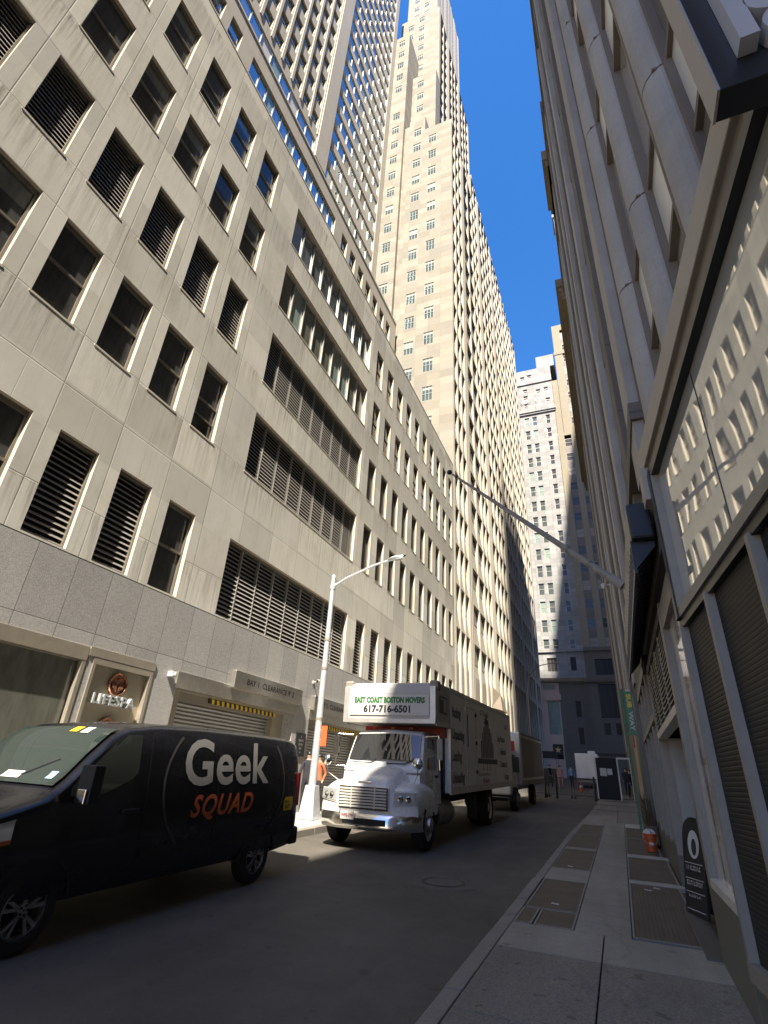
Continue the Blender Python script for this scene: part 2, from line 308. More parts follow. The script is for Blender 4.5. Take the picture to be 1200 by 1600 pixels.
# ------------------------------------------------------------------ mesh helpers
class MB:
    def __init__(s): s.v = []; s.f = []; s.m = []; s.mats = []
    def mi(s, m):
        if m not in s.mats: s.mats.append(m)
        return s.mats.index(m)
    def poly(s, pts, m, flip=False):
        i = len(s.v); s.v += [tuple(p) for p in pts]
        f = list(range(i, i+len(pts)))
        s.f.append(f[::-1] if flip else f); s.m.append(s.mi(m))
    def box(s, x0, x1, y0, y1, z0, z1, m, skip=''):
        if x0 > x1: x0, x1 = x1, x0
        if y0 > y1: y0, y1 = y1, y0
        if z0 > z1: z0, z1 = z1, z0
        i = len(s.v); k = s.mi(m)
        s.v += [(x0,y0,z0),(x1,y0,z0),(x1,y1,z0),(x0,y1,z0),(x0,y0,z1),(x1,y0,z1),(x1,y1,z1),(x0,y1,z1)]
        F = {'b':(3,2,1,0),'t':(4,5,6,7),'f':(0,1,5,4),'k':(2,3,7,6),'l':(3,0,4,7),'r':(1,2,6,5)}
        for key, f in F.items():
            if key in skip: continue
            s.f.append([i+q for q in f]); s.m.append(k)
    def hexa(s, P, m):
        """8 points in box order"""
        i = len(s.v); k = s.mi(m); s.v += [tuple(p) for p in P]
        for f in ((3,2,1,0),(4,5,6,7),(0,1,5,4),(2,3,7,6),(3,0,4,7),(1,2,6,5)):
            s.f.append([i+q for q in f]); s.m.append(k)
    def tube(s, path, r, m, n=10, cap=True):
        path = [Vector(p) for p in path]; rr = r if isinstance(r, (list, tuple)) else [r]*len(path)
        k = s.mi(m); base = len(s.v); up = None
        for i, p in enumerate(path):
            t = (path[min(i+1, len(path)-1)]-path[max(i-1, 0)]).normalized()
            if up is None:
                up = Vector((0,0,1)) if abs(t.z) < 0.9 else Vector((1,0,0))
            a = t.cross(up).normalized(); b2 = a.cross(t).normalized(); up = b2
            for j in range(n):
                an = 2*math.pi*j/n
                s.v.append(tuple(p+(a*math.cos(an)+b2*math.sin(an))*rr[i]))
        for i in range(len(path)-1):
            for j in range(n):
                q = base+i*n+j; q2 = base+i*n+(j+1) % n
                s.f.append([q, q2, q2+n, q+n]); s.m.append(k)
        if cap:
            s.f.append([base+j for j in range(n)][::-1]); s.m.append(k)
            e = base+(len(path)-1)*n; s.f.append([e+j for j in range(n)]); s.m.append(k)
    def lathe(s, prof, m, n=24, axis='z', c=(0,0,0)):
        """prof: list of (r, h)"""
        k = s.mi(m); base = len(s.v)
        for r, h in prof:
            for j in range(n):
                a = 2*math.pi*j/n; x, y = r*math.cos(a), r*math.sin(a)
                p = (x, y, h) if axis == 'z' else ((h, x, y) if axis == 'x' else (y, h, x))
                s.v.append((p[0]+c[0], p[1]+c[1], p[2]+c[2]))
        for i in range(len(prof)-1):
            for j in range(n):
                q = base+i*n+j; q2 = base+i*n+(j+1) % n
                s.f.append([q, q2, q2+n, q+n]); s.m.append(k)
        s.f.append([base+j for j in range(n)][::-1]); s.m.append(k)
        e = base+(len(prof)-1)*n; s.f.append([e+j for j in range(n)]); s.m.append(k)
    def grid(s, fn, us, vs, m, flip=False):
        k = s.mi(m); base = len(s.v); nv = len(vs)
        for u in us:
            for v in vs: s.v.append(tuple(fn(u, v)))
        for i in range(len(us)-1):
            for j in range(nv-1):
                f = [base+i*nv+j, base+(i+1)*nv+j, base+(i+1)*nv+j+1, base+i*nv+j+1]
                s.f.append(f[::-1] if flip else f); s.m.append(k)
    def build(s, name, parent=None, smooth=False, bevel=0.0, weld=False, loc=None, rz=0.0):
        me = bpy.data.meshes.new(name); me.from_pydata(s.v, [], s.f)
        for m in s.mats: me.materials.append(M[m] if isinstance(m, str) else m)
        me.polygons.foreach_set('material_index', s.m)
        if weld:
            b = bmesh.new(); b.from_mesh(me); bmesh.ops.remove_doubles(b, verts=b.verts, dist=0.0004)
            bmesh.ops.recalc_face_normals(b, faces=b.faces); b.to_mesh(me); b.free()
        o = bpy.data.objects.new(name, me); col.objects.link(o)
        if parent is not None: o.parent = parent
        if loc is not None: o.location = loc
        if rz: o.rotation_euler.z = rz
        if smooth:
            for p in me.polygons: p.use_smooth = True
        if bevel > 0:
            bv = o.modifiers.new('bevel', 'BEVEL'); bv.width = bevel; bv.segments = 2; bv.limit_method = 'ANGLE'; bv.angle_limit = R(35)
        if smooth:
            try: me.set_sharp_from_angle(angle=R(40))
            except Exception: pass
        return o
def tag(o, label=None, cat=None, group=None, kind=None):
    if label: o['label'] = label
    if cat: o['category'] = cat
    if group: o['group'] = group
    if kind: o['kind'] = kind
    return o
def thing(name, label, cat, loc=(0,0,0), rot=(0,0,0), group=None):
    o = bpy.data.objects.new(name, None); col.objects.link(o); o.empty_display_size = 0.3
    o.location = loc; o.rotation_euler = rot
    return tag(o, label, cat, group)
def linkobj(name, me, parent, loc=(0,0,0), rz=0.0):
    o = bpy.data.objects.new(name, me); col.objects.link(o); o.parent = parent; o.location = loc; o.rotation_euler.z = rz
    return o
def copy_tree(o, parent=None):
    c = o.copy(); col.objects.link(c)
    if parent is not None: c.parent = parent
    for ch in list(o.children): copy_tree(ch, c)
    return c
def text_pts(s, size, bold=0.0, align='CENTER', shear=0.0, extrude=0.0, sx=1.0, spacing=1.0, res=3):
    """text as a mesh: list of verts (x, y, z) and faces"""
    cu = bpy.data.curves.new('txt', 'FONT'); cu.body = s; cu.size = size; cu.align_x = align; cu.align_y = 'BOTTOM_BASELINE'
    cu.offset = bold; cu.shear = shear; cu.extrude = extrude; cu.space_character = spacing; cu.resolution_u = res; cu.fill_mode = 'BOTH' if extrude else 'FRONT'
    o = bpy.data.objects.new('txt', cu); col.objects.link(o)
    dg = bpy.context.evaluated_depsgraph_get(); me = bpy.data.meshes.new_from_object(o.evaluated_get(dg))
    vs_ = [(v.co.x*sx, v.co.y, v.co.z) for v in me.vertices]; fs = [list(p.vertices) for p in me.polygons]
    bpy.data.objects.remove(o); bpy.data.curves.remove(cu); bpy.data.meshes.remove(me)
    return vs_, fs
def add_text(mb, s, size, m, fn, **kw):
    """fn maps text plane (x, y, depth) to local space"""
    vs_, fs = text_pts(s, size, **kw)
    i = len(mb.v); k = mb.mi(m)
    mb.v += [tuple(fn(*v)) for v in vs_]
    for f in fs: mb.f.append([i+q for q in f]); mb.m.append(k)
def facade(mb, u0, u1, v0, v1, ops, m, m_rev=None, m_sof=None, depth=0.2):
    """wall in the local plane y=0 facing -y, with real openings; ops: (u0, v0, u1, v1[, depth])"""
    us = sorted(set([u0, u1]+[round(q, 4) for o in ops for q in (o[0], o[2]) if u0 < q < u1]))
    vs_ = sorted(set([v0, v1]+[round(q, 4) for o in ops for q in (o[1], o[3]) if v0 < q < v1]))
    for j in range(len(vs_)-1):
        a, b = vs_[j], vs_[j+1]; c = (a+b)/2
        run = None
        for i in range(len(us)-1):
            mu = (us[i]+us[i+1])/2
            hole = any(o[0] < mu < o[2] and o[1] < c < o[3] for o in ops)
            if not hole:
                if run is None: run = us[i]
            if run is not None and (hole or i == len(us)-2):
                e = us[i] if hole else us[i+1]
                mb.poly([(run,0,a),(e,0,a),(e,0,b),(run,0,b)], m); run = None
    for o in ops:
        d = o[4] if len(o) > 4 else depth
        a, b, c, e = o[:4]
        r = m_rev or m
        mb.poly([(a,0,b),(a,d,b),(a,d,e),(a,0,e)], r, True)
        mb.poly([(c,0,b),(c,d,b),(c,d,e),(c,0,e)], r)
        mb.poly([(a,0,b),(c,0,b),(c,d,b),(a,d,b)], r)
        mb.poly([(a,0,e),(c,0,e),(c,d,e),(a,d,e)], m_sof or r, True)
def body(mb, u0, u1, v0, v1, dep, m, roof='roof'):
    """the sides, back and roof behind a facade"""
    mb.poly([(u0,0,v0),(u0,dep,v0),(u0,dep,v1),(u0,0,v1)], m, True)
    mb.poly([(u1,0,v0),(u1,dep,v0),(u1,dep,v1),(u1,0,v1)], m)
    mb.poly([(u0,dep,v0),(u1,dep,v0),(u1,dep,v1),(u0,dep,v1)], m, True)
    mb.poly([(u0,0.35,v1-0.25),(u1,0.35,v1-0.25),(u1,dep,v1-0.25),(u0,dep,v1-0.25)], roof)
    mb.poly([(u0,0,v1),(u1,0,v1),(u1,0.35,v1),(u0,0.35,v1)], m)
    mb.poly([(u0,0.35,v1-0.25),(u1,0.35,v1-0.25),(u1,0.35,v1),(u0,0.35,v1)], m, True)
# window meshes, local: x along the wall, y inward, z up from the sill
def win_hung(wd, h, d=0.15, fr='frame', gl='glass_dark', rail=0.5):
    fb, gb = MB(), MB()
    t = 0.05
    fb.box(0, t, d-0.03, d+0.04, 0, h, fr); fb.box(wd-t, wd, d-0.03, d+0.04, 0, h, fr)
    fb.box(t, wd-t, d-0.03, d+0.04, 0, t, fr); fb.box(t, wd-t, d-0.04, d+0.04, h-0.10, h, fr)
    fb.box(t, wd-t, d-0.02, d+0.05, h*rail-0.03, h*rail+0.03, fr)
    gb.poly([(t,d+0.03,t),(wd-t,d+0.03,t),(wd-t,d+0.03,h*rail-.03),(t,d+0.03,h*rail-.03)], gl)
    gb.poly([(t,d+0.015,h*rail+.03),(wd-t,d+0.015,h*rail+.03),(wd-t,d+0.015,h-.1),(t,d+0.015,h-.1)], gl)
    return fb, gb
def win_louver(wd, h, d=0.13, n=None, fr='frame', bl='blade', mull=()):
    fb, bb = MB(), MB()
    t = 0.04
    fb.box(0, t, d-0.05, d+0.09, 0, h, fr); fb.box(wd-t, wd, d-0.05, d+0.09, 0, h, fr)
    fb.box(t, wd-t, d-0.05, d+0.09, 0, 0.05, fr); fb.box(t, wd-t, d-0.05, d+0.09, h-0.06, h, fr)
    for x in mull: fb.box(x-0.02, x+0.02, d-0.004, d+0.08, 0.05, h-0.06, 'frame_lt')
    n = n or int(h/0.125); st = (h-0.11)/n
    for i in range(n):
        z = 0.05+i*st
        P = [(t,d,z),(wd-t,d,z),(wd-t,d+0.085,z+st*0.62),(t,d+0.085,z+st*0.62),(t,d+.012,z+0.04),(wd-t,d+.012,z+0.04),(wd-t,d+0.085,z+st*0.62+0.012),(t,d+0.085,z+st*0.62+0.012)]
        bb.hexa(P, bl)
    bb.poly([(t,d+0.12,0.05),(wd-t,d+0.12,0.05),(wd-t,d+0.12,h-.06),(t,d+0.12,h-.06)], 'blackgap')
    return fb, bb
def win_strip(wd, h, n, d=0.16, fr='frame_lt', gls=('glass_teal',)):
    fb = MB(); gb = MB(); t = 0.05
    fb.box(0, t, d-0.02, d+0.05, 0, h, fr); fb.box(wd-t, wd, d-0.02, d+0.05, 0, h, fr)
    fb.box(t, wd-t, d-0.02, d+0.05, 0, t, fr); fb.box(t, wd-t, d-0.02, d+0.05, h-t, h, fr)
    for i in range(n):
        a = t+(wd-2*t)*i/n; b = t+(wd-2*t)*(i+1)/n
        if i: fb.box(a-0.025, a+0.025, d-0.05, d+0.05, t, h-t, fr)
        g = gls[i % len(gls)]
        gb.poly([(a,d+0.02,t),(b,d+0.02,t),(b,d+0.02,h-t),(a,d+0.02,h-t)], g)
    return fb, gb
_wc = {}
def win_mesh(key, fn):
    """cache of (frame mesh, infill mesh) so repeats share data"""
    if key not in _wc:
        a, b = fn(); oa = a.build('window'); ob = b.build('pane')
        ma, mb_ = oa.data, ob.data
        bpy.data.objects.remove(oa); bpy.data.objects.remove(ob)
        _wc[key] = (ma, mb_)
    return _wc[key]
def put_window(root, key, fn, u, v, inner='pane', name='window', depth=0.0):
    a, b = win_mesh(key, fn)
    o = linkobj(name, a, root, (u, depth, v)); linkobj(inner, b, o)
    return o
# ================================================================== the setting
def sheet(name, x0, x1, ys, m, dz=0.0, kind='structure', camber=None, nx=2):
    mb = MB()
    xs = [x0+(x1-x0)*i/(nx-1) for i in range(nx)]
    mb.grid(lambda y, x: (x, y, gz(y)+dz+(camber(x) if camber else 0)), ys, xs, m, True)
    o = mb.build(name); o['kind'] = kind
    return o
YS = [-30, -10, 0, 5, 10, 15, 20, 25, 30, 35, 40, 45, 50, 55, 60, 65, 70, 75, 90, 130, 400]
sheet('ground', -400, 400, YS, 'asphalt', -0.05)
sheet('road', -7.3, -1.58, [y for y in YS if y <= 75], 'asphalt', 0.0)
# left pavement: a raised slab with its kerb
def slab(name, x0, x1, y0, y1, h, m, kerb_side=None, kw=0.16):
    mb = MB(); ys = [y0]+[y for y in YS if y0 < y < y1]+[y1]
    for a, b in zip(ys[:-1], ys[1:]):
        xa, xb = x0, x1
        if kerb_side == 'r': xb = x1-kw
        if kerb_side == 'l': xa = x0+kw
        mb.hexa([(xa,a,gz(a)-.2),(xb,a,gz(a)-.2),(xb,b,gz(b)-.2),(xa,b,gz(b)-.2),(xa,a,gz(a)+h),(xb,a,gz(a)+h),(xb,b,gz(b)+h),(xa,b,gz(b)+h)], m)
    o = mb.build(name); o['kind'] = 'structure'
    if kerb_side:
        mb = MB(); y = y0
        while y < y1-.05:
            e = min(y1, y+1.5); ja = 0.008
            xa, xb = (x1-kw+.004, x1) if kerb_side == 'r' else (x0, x0+kw-.004)
            g = random.uniform(-.004, .004)
            mb.hexa([(xa,y+ja,gz(y)-.2),(xb,y+ja,gz(y)-.2),(xb,e-ja,gz(e)-.2),(xa,e-ja,gz(e)-.2),(xa,y+ja,gz(y)+h+.004+g),(xb,y+ja,gz(y)+h-.01+g),(xb,e-ja,gz(e)+h-.01+g),(xa,e-ja,gz(e)+h+.004+g)], 'kerbstone')
            y = e
        o = mb.build('kerb', bevel=.012); o['kind'] = 'structure'
slab('pavement', -9.5, -7.3, -12, 75, 0.16, 'concrete_lt', 'r')
# right pavement: flags laid piece by piece round the steel cellar plates
mb = MB()
def flag(x0, x1, y0, y1, m, h=.12, gap=.006):
    a, b = y0+gap, y1-gap
    mb.hexa([(x0+gap,a,gz(a)-.2),(x1-gap,a,gz(a)-.2),(x1-gap,b,gz(b)-.2),(x0+gap,b,gz(b)-.2),(x0+gap,a,gz(a)+h),(x1-gap,a,gz(a)+h),(x1-gap,b,gz(b)+h),(x0+gap,b,gz(b)+h)], m)
KX = -1.42
for (y0, y1) in ((-6, -3.5), (-3.5, -1), (-1, 1.6), (1.6, 3.4), (3.4, 5.05), (5.05, 6.75)):
    flag(KX, -.40, y0, y1, 'concrete_dk'); flag(-.40, 1.6, y0, y1, 'concrete_dk')
flag(KX, -.40, 6.75, 7.75, 'concrete'); flag(-.40, 1.0, 6.75, 7.75, 'concrete')
for (y0, y1) in ((7.75, 9.3), (9.3, 10.9), (10.9, 13.4), (13.4, 16.5), (16.5, 19.5), (19.5, 22.5)):
    flag(-.727, -.113, y0, y1, 'concrete')
for (y0, y1) in ((10.75, 11.9), (14.7, 15.0), (21.1, 22.5)): flag(KX, -.72, y0, y1, 'concrete')
for (y0, y1) in ((11.25, 11.5), (14.35, 14.75), (21.1, 22.5)): flag(-.11, 1.0, y0, y1, 'concrete_lt')
for y in (22.5, 25.5, 29, 33, 37, 41):
    flag(KX, -.35, y, y+3.4 if y > 26 else y+3, 'concrete_dk' if int(y) % 2 else 'concrete'); flag(-.35, 1.0, y, y+3.4 if y > 26 else y+3, 'concrete_dk')
o = mb.build('pavement', bevel=.006); o['kind'] = 'structure'
mb = MB(); y = -6.0
while y < 44:
    e = y+1.6+.5*random.random(); g = random.uniform(-.005, .005); sx = random.uniform(-.012, .012)
    xo = 0.0 if y < 16 else min(.22, (y-16)*.014)
    mb.hexa([(-1.58+sx+xo,y+.01,gz(y)-.2),(-1.424+xo,y+.01,gz(y)-.2),(-1.424+xo,e-.01,gz(e)-.2),(-1.58+sx+xo,e-.01,gz(e)-.2),(-1.58+sx+xo,y+.01,gz(y)+.105+g),(-1.424+xo,y+.01,gz(y)+.118+g),(-1.424+xo,e-.01,gz(e)+.118+g),(-1.58+sx+xo,e-.01,gz(e)+.105+g)], 'kerbstone')
    y = e
o = mb.build('kerb', bevel=.014); o['kind'] = 'structure'
# base under the right pavement so that the joints show dark
mb = MB()
for a, b in zip(YS[1:13], YS[2:14]): mb.poly([(-1.5,a,gz(a)+.06),(1.6,a,gz(a)+.06),(1.6,b,gz(b)+.06),(-1.5,b,gz(b)+.06)], 'asphalt')
o = mb.build('pavement_bed'); o['kind'] = 'structure'
# steel plates in the pavement: each is a thing
def plate(name, x0, x1, y0, y1, label, cat, m='grate', h=.116, group=None, frame=True):
    t = thing(name, label, cat, ((x0+x1)/2, (y0+y1)/2, gz((y0+y1)/2)), (math.atan(.03), 0, 0), group)
    a, b = (x1-x0)/2, (y1-y0)/2
    q = MB(); q.box(-a+.03, a-.03, -b+.03, b-.03, h-.06, h, m); q.build('plate', t)
    if frame:
        q = MB(); f = 'concrete' if m == 'grate' else m
        for (p0, p1, r0, r1) in ((-a, a, -b, -b+.026), (-a, a, b-.026, b), (-a, -a+.026, -b+.026, b-.026), (a-.026, a, -b+.026, b-.026)):
            q.box(p0, p1, r0, r1, h-.06, h+.004, 'grate' if m != 'grate' else 'kerbstone')
        q.build('plate_frame', t)
    return t
plate('cellar_plate', -.11, .64, 7.85, 11.22, 'large brown steel cellar plate nearest the camera beside the sandwich board', 'plate')
plate('cellar_plate', -.11, .66, 11.52, 14.33, 'brown steel cellar plate between two pale concrete strips', 'plate')
plate('cellar_plate', -.11, .60, 14.77, 18.0, 'brown steel cellar plate the orange bucket stands beyond', 'plate')
plate('cellar_plate', -.11, .60, 18.02, 21.05, 'farthest brown steel plate on the building side of the pavement', 'plate')
plate('pavement_hatch', -1.40, -.73, 8.62, 10.73, 'brown steel hatch by the kerb with one pale tag on it', 'hatch')
plate('pavement_hatch', -1.41, -.73, 11.95, 14.66, 'kerbside steel hatch second from the camera', 'hatch')
plate('pavement_hatch', -1.41, -.73, 15.02, 18.0, 'third kerbside steel hatch level with the orange bucket', 'hatch')
plate('pavement_hatch', -1.41, -.73, 18.05, 21.05, 'farthest kerbside steel hatch before the gated booth', 'hatch')
plate('utility_cover', -1.41, -1.20, 7.78, 8.58, 'narrow steel utility cover at the kerb corner of the hatch', 'cover')
plate('utility_cover', -1.18, -.73, 7.78, 8.58, 'wide flat brown cover at the near end of the kerb hatches', 'cover')
def tagplate(x, y, label):
    t = thing('paper_scrap', label, 'litter', (x, y, gz(y)+.117), (math.atan(.03), 0, random.uniform(-.2, .2)))
    q = MB(); q.grid(lambda u, v: (u, v, .004+.004*math.sin(u*60)*math.cos(v*80)), [-.05+.02*i for i in range(6)], [-.035+.0175*i for i in range(5)], 'white', True); q.build('scrap', t)
tagplate(-1.05, 8.95, 'white scrap on the kerb hatch nearest the camera'); tagplate(.16, 10.75, 'white scrap at the left on the large cellar plate'); tagplate(.29, 10.98, 'white scrap at the right on the large cellar plate'); tagplate(-1.10, 12.2, 'white scrap on the second kerb hatch')
# slab in front of the shop step
t = thing('slate_slab', 'dark slate slab under the sandwich board against the plinth', 'slab', (.68, 8.55, gz(8.55)+.12), (math.atan(.03), 0, 0))
q = MB(); q.box(-.12, .10, -1.15, 1.2, -.05, .012, 'slate'); q.build('slab', t, bevel=.004)
# road details
t = thing('manhole_cover', 'worn round manhole cover in the asphalt between truck and kerb', 'manhole', (-2.92, 10.0, gz(10.0)), (math.atan(.03), 0, 0))
q = MB(); q.lathe([(.02,.0),(.30,.0),(.30,.008),(.0,.008)], 'asphalt_patch', 40); q.build('cover', t)
q = MB(); q.lathe([(.315,.002),(.36,.002),(.36,.006),(.315,.006)], 'black', 40); q.build('rim', t)
for i, (x, y, a, b, r) in enumerate(((-2.9, 10.0, 1.15, 1.25, .1), (-3.6, 24, .8, 3.0, -.05))):
    q = MB(); n = 26
    pts = [(x+a*.5*math.cos(6.2832*k/n)*(1+.12*math.sin(3*k+i)), y+b*.5*math.sin(6.2832*k/n)*(1+.1*math.cos(2.3*k))) for k in range(n)]
    q.poly([(p[0], p[1], gz(p[1])+.004) for p in pts], 'asphalt_patch'); o = q.build('road_patch'); o['kind'] = 'structure'

# ================================================================== left office block
LX, LY0 = -9.5, -8.0
LB = thing('office_block', 'beige limestone office block over grey granite with louvred windows', 'building', (LX, LY0, 0), (0, 0, R(90)))
def yl(y): return y-LY0
SILL = [5.42, 9.92, 13.46, 17.06, 20.55]; WH = 2.22
leftcols = [8.40-1.533*k for k in range(10)]
rightcols = [19.43+1.58*k for k in range(10)]
ops = []
for r, s in enumerate(SILL):
    for y in leftcols: ops.append((yl(y), s, yl(y)+.94, s+WH))
    for y in rightcols: ops.append((yl(y), s, yl(y)+.85, s+WH))
    ops.append((yl(10.83), s, yl(18.58), s+WH, .22))
mb = MB()
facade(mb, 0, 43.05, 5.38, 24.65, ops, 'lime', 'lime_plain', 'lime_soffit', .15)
for s in SILL[1:]:
    for y in leftcols: mb.box(yl(y)-.03, yl(y)+.97, -.012, .0, s-.05, s-.002, 'lime_plain')
    for y in rightcols: mb.box(yl(y)-.03, yl(y)+.88, -.012, .0, s-.05, s-.002, 'lime_plain')
    mb.box(yl(10.80), yl(18.61), -.012, .0, s-.05, s-.002, 'lime_plain')
mb.build('wall', LB)
mb = MB(); body(mb, 0, 43.05, 5.38, 24.65, 5.8, 'lime_plain'); mb.build('roof', LB)
mb = MB()
mb.box(0, 43.05, -.012, .30, 24.652, 24.72, 'lime_plain')
mb.build('coping', LB)
def win_hung2(wd, h, d, v):
    f, g = win_hung(wd, h, d)
    if v == 1: g.poly([(.05,d+.012,h*.72),(wd-.05,d+.012,h*.72),(wd-.05,d+.012,h-.1),(.05,d+.012,h-.1)], 'glass_grey')
    if v == 2: f.box(.05, wd-.05, d-.02, d+.01, h*.25, h*.27, 'frame'); g.poly([(.05,d+.028,.05),(wd-.05,d+.028,.05),(wd-.05,d+.028,h*.25),(.05,d+.028,h*.25)], 'glass_black')
    return f, g
# which windows: L louvre, G sash
pat = {0: 'GLLG', 1: 'GGGG', 2: 'LLLL', 3: 'GGGG', 4: 'GGGG'}
for r, s in enumerate(SILL):
    for k, y in enumerate(leftcols[:7]):
        louv = (r == 0 and k in (1, 2)) or r == 2
        if louv: put_window(LB, 'lv', lambda: win_louver(.94, WH, .135, 17), yl(y), s, 'louver_blades', 'louver')
        else:
            vv = random.choice((0, 0, 1, 2)); put_window(LB, 'gd%d' % vv, lambda: win_hung2(.94, WH, .14, vv), yl(y), s, 'pane')
    for y in rightcols:
        if r < 3: put_window(LB, 'lvr', lambda: win_louver(.85, WH, .135, 17), yl(y), s, 'louver_blades', 'louver')
        else:
            vv = random.choice((0, 0, 1, 2)); put_window(LB, 'gdr%d' % vv, lambda: win_hung2(.85, WH, .14, vv), yl(y), s, 'pane')
    for y in leftcols[7:]: put_window(LB, 'gd0', lambda: win_hung2(.94, WH, .14, 0), yl(y), s)
    wd = 18.58-10.83
    if r < 3: put_window(LB, 'ls%d' % (r == 0), lambda: win_louver(wd, WH, .16, 17, 'frame', 'blade_lt', [wd*i/9 for i in range(1, 9)]), yl(10.83), s, 'louver_blades', 'louver_band')
    elif r == 3: put_window(LB, 'tls', lambda: win_strip(wd, WH, 9, .17, 'frame_lt', ('glass_grey', 'glass_teal', 'glass_grey', 'glass_grey', 'glass_grey', 'glass_teal', 'glass_teal', 'glass_grey', 'glass_grey')), yl(10.83), s, 'pane', 'window_band')
    else: put_window(LB, 'bls', lambda: win_strip(wd, WH, 9, .17, 'frame_lt', ('glass_blue',)), yl(10.83), s, 'pane', 'window_band')
# granite ground floor
GOP = [(yl(-7.5), .6, yl(-3.6), 3.62, .30), (yl(-3.2), .6, yl(1.4), 3.62, .30), (yl(1.8), .6, yl(7.45), 3.62, .30), (yl(7.62), .6, yl(9.22), 3.62, .30), (yl(10.02), .0, yl(15.42), 3.40, 1.1), (yl(16.40), .0, yl(21.6), 3.36, 1.1), (yl(22.6), .0, yl(27.6), 3.36, 1.1), (yl(28.6), .0, yl(34), 3.36, 1.1)]
mb = MB(); facade(mb, 0, 43.05, 0, 5.36, GOP, 'granite', 'granite_lt', 'champagne', .3)
mb.poly([(0,0,5.36),(43.05,0,5.36),(43.05,.3,5.37),(0,.3,5.37)], 'lime_plain', True)
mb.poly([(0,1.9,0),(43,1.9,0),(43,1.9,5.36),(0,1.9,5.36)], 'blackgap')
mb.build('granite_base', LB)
def shopfront(a, b, fname='shop_window'):
    f = MB()
    f.box(yl(a), yl(b), -.02, .06, 3.52, 3.78, 'champagne'); f.box(yl(a), yl(b), .10, .28, 3.50, 3.615, 'champagne'); f.box(yl(a), yl(a)+.08, -.015, .08, .6, 3.52, 'champagne'); f.box(yl(b)-.08, yl(b), -.015, .08, .6, 3.52, 'champagne')
    o = f.build(fname, LB)
    g = MB(); g.poly([(yl(a)+.08,.12,.6),(yl(b)-.08,.12,.6),(yl(b)-.08,.12,3.52),(yl(a)+.08,.12,3.52)], 'glass_grey'); g.build('pane', o)
shopfront(1.8, 7.45); shopfront(-3.2, 1.4); shopfront(-7.5, -3.6)
# spa sign niche
f = MB(); f.box(yl(7.62), yl(9.22), -.02, .05, 3.50, 3.62, 'champagne'); f.box(yl(7.62)-.15, yl(9.24), -.025, .03, 3.63, 3.80, 'champagne'); f.box(yl(7.62), yl(7.69), -.02, .10, .6, 3.5, 'champagne'); f.box(yl(9.14), yl(9.22), -.02, .10, .6, 3.5, 'champagne'); f.build('sign_niche_frame', LB)
f = MB(); f.box(yl(7.63), yl(9.21), .10, .22, .6, 3.615, 'beigepanel'); f.build('sign_panel', LB)
t = thing('spa_sign', 'chrome letters LIFESPA below a round copper emblem on beige panel', 'sign', (LX-.098, 8.42, 0), (0, 0, R(90)))
q = MB(); add_text(q, 'LIFESPA', .275, 'galv', lambda x, y, z: (x-.05, -.075-z, 2.79+y), extrude=.045, bold=.004, sx=1.12, spacing=1.06); q.build('lettering', t)
q = MB(); q.box(-.62, .55, -.025, 0, 2.79, 2.80, 'chrome'); q.build('letter_rail', t)
def emblem(zc, r):
    q = MB(); q.lathe([(r*.80,-.0),(r*.80,-.02),(r*.86,-.055),(r*.94,-.06),(r,-.04),(r,0)], 'copper', 40, 'y', (0, 0, zc)); o = q.build('emblem', t, True)
    q = MB(); q.lathe([(.01,-.012),(r*.80,-.012),(r*.80,0)], 'copper', 40, 'y', (0, 0, zc)); q.build('emblem_plate', o)
    q = MB()
    for sgn in (-1, 1):
        for k in range(4):
            s0 = r*(.18+.13*k)
            q.tube([(sgn*(s0*.2), -.03, zc-r*.62+.05*k*r), (sgn*s0*.9, -.045, zc-r*.25), (sgn*s0*1.0, -.03, zc+r*.15+.04*k*r)], [r*.05, r*.09, r*.02], 'copper', 8)
    q.lathe([(.005,-.06),(r*.10,-.045),(r*.12,0)], 'copper', 16, 'y', (r*.05, 0, zc+r*.48))
    q.build('relief', o, True)
emblem(3.21, .24); emblem(2.33, .24)
# small pale fixture on the granite pier, with its arm
t = thing('wall_lamp_fixture', 'small pale box fixture at the top of the granite pier', 'fixture', (LX, 9.72, 3.66), (0, 0, R(90)))
q = MB(); q.box(-.07, .07, -.16, -.002, -.06, .06, 'white'); q.box(-.04, .04, -.22, -.16, -.04, .03, 'white'); q.build('housing', t, bevel=.01)
# loading bays
def bay(a, b, top, label):
    o = MB(); u0, u1 = yl(a), yl(b)
    n = 34
    for i in range(n):
        z0 = .05+i*(top-.25)/n; z1 = .05+(i+1)*(top-.25)/n
        o.poly([(u0+.6,.62,z0),(u1-.6,.62,z0),(u1-.6,.585,(z0+z1)/2),(u0+.6,.585,(z0+z1)/2)], 'shutter'); o.poly([(u0+.6,.585,(z0+z1)/2),(u1-.6,.585,(z0+z1)/2),(u1-.6,.62,z1),(u0+.6,.62,z1)], 'shutter')
    s = o.build('shutter', LB)
    o = MB(); o.box(u0, u0+.6, .40, .62, .0, top, 'warmwall'); o.box(u1-.6, u1, .40, .62, .0, top, 'warmwall'); o.box(u0+.6, u1-.6, .40, .70, top-.2, top, 'alu'); o.build('bay_jamb', LB)
    o = MB(); k = 30
    for i in range(k):
        x = u0+1.7+(u1-u0-2.2)*i/k; wd = (u1-u0-2.2)/k
        o.hexa([(x,.36,top-.13),(x+wd,.36,top-.13),(x+wd,.40,top-.13),(x,.40,top-.13),(x-.03,.36,top-.02),(x+wd-.03,.36,top-.02),(x+wd-.03,.40,top-.02),(x-.03,.40,top-.02)], 'yellow' if i % 2 else 'ink')
    o.build('hazard_bar', LB)
    o = MB(); o.box(u0-.05, u1+.25, -.03, .06, top, top+.38, 'steel'); o.build('bay_lintel', LB, bevel=.01)
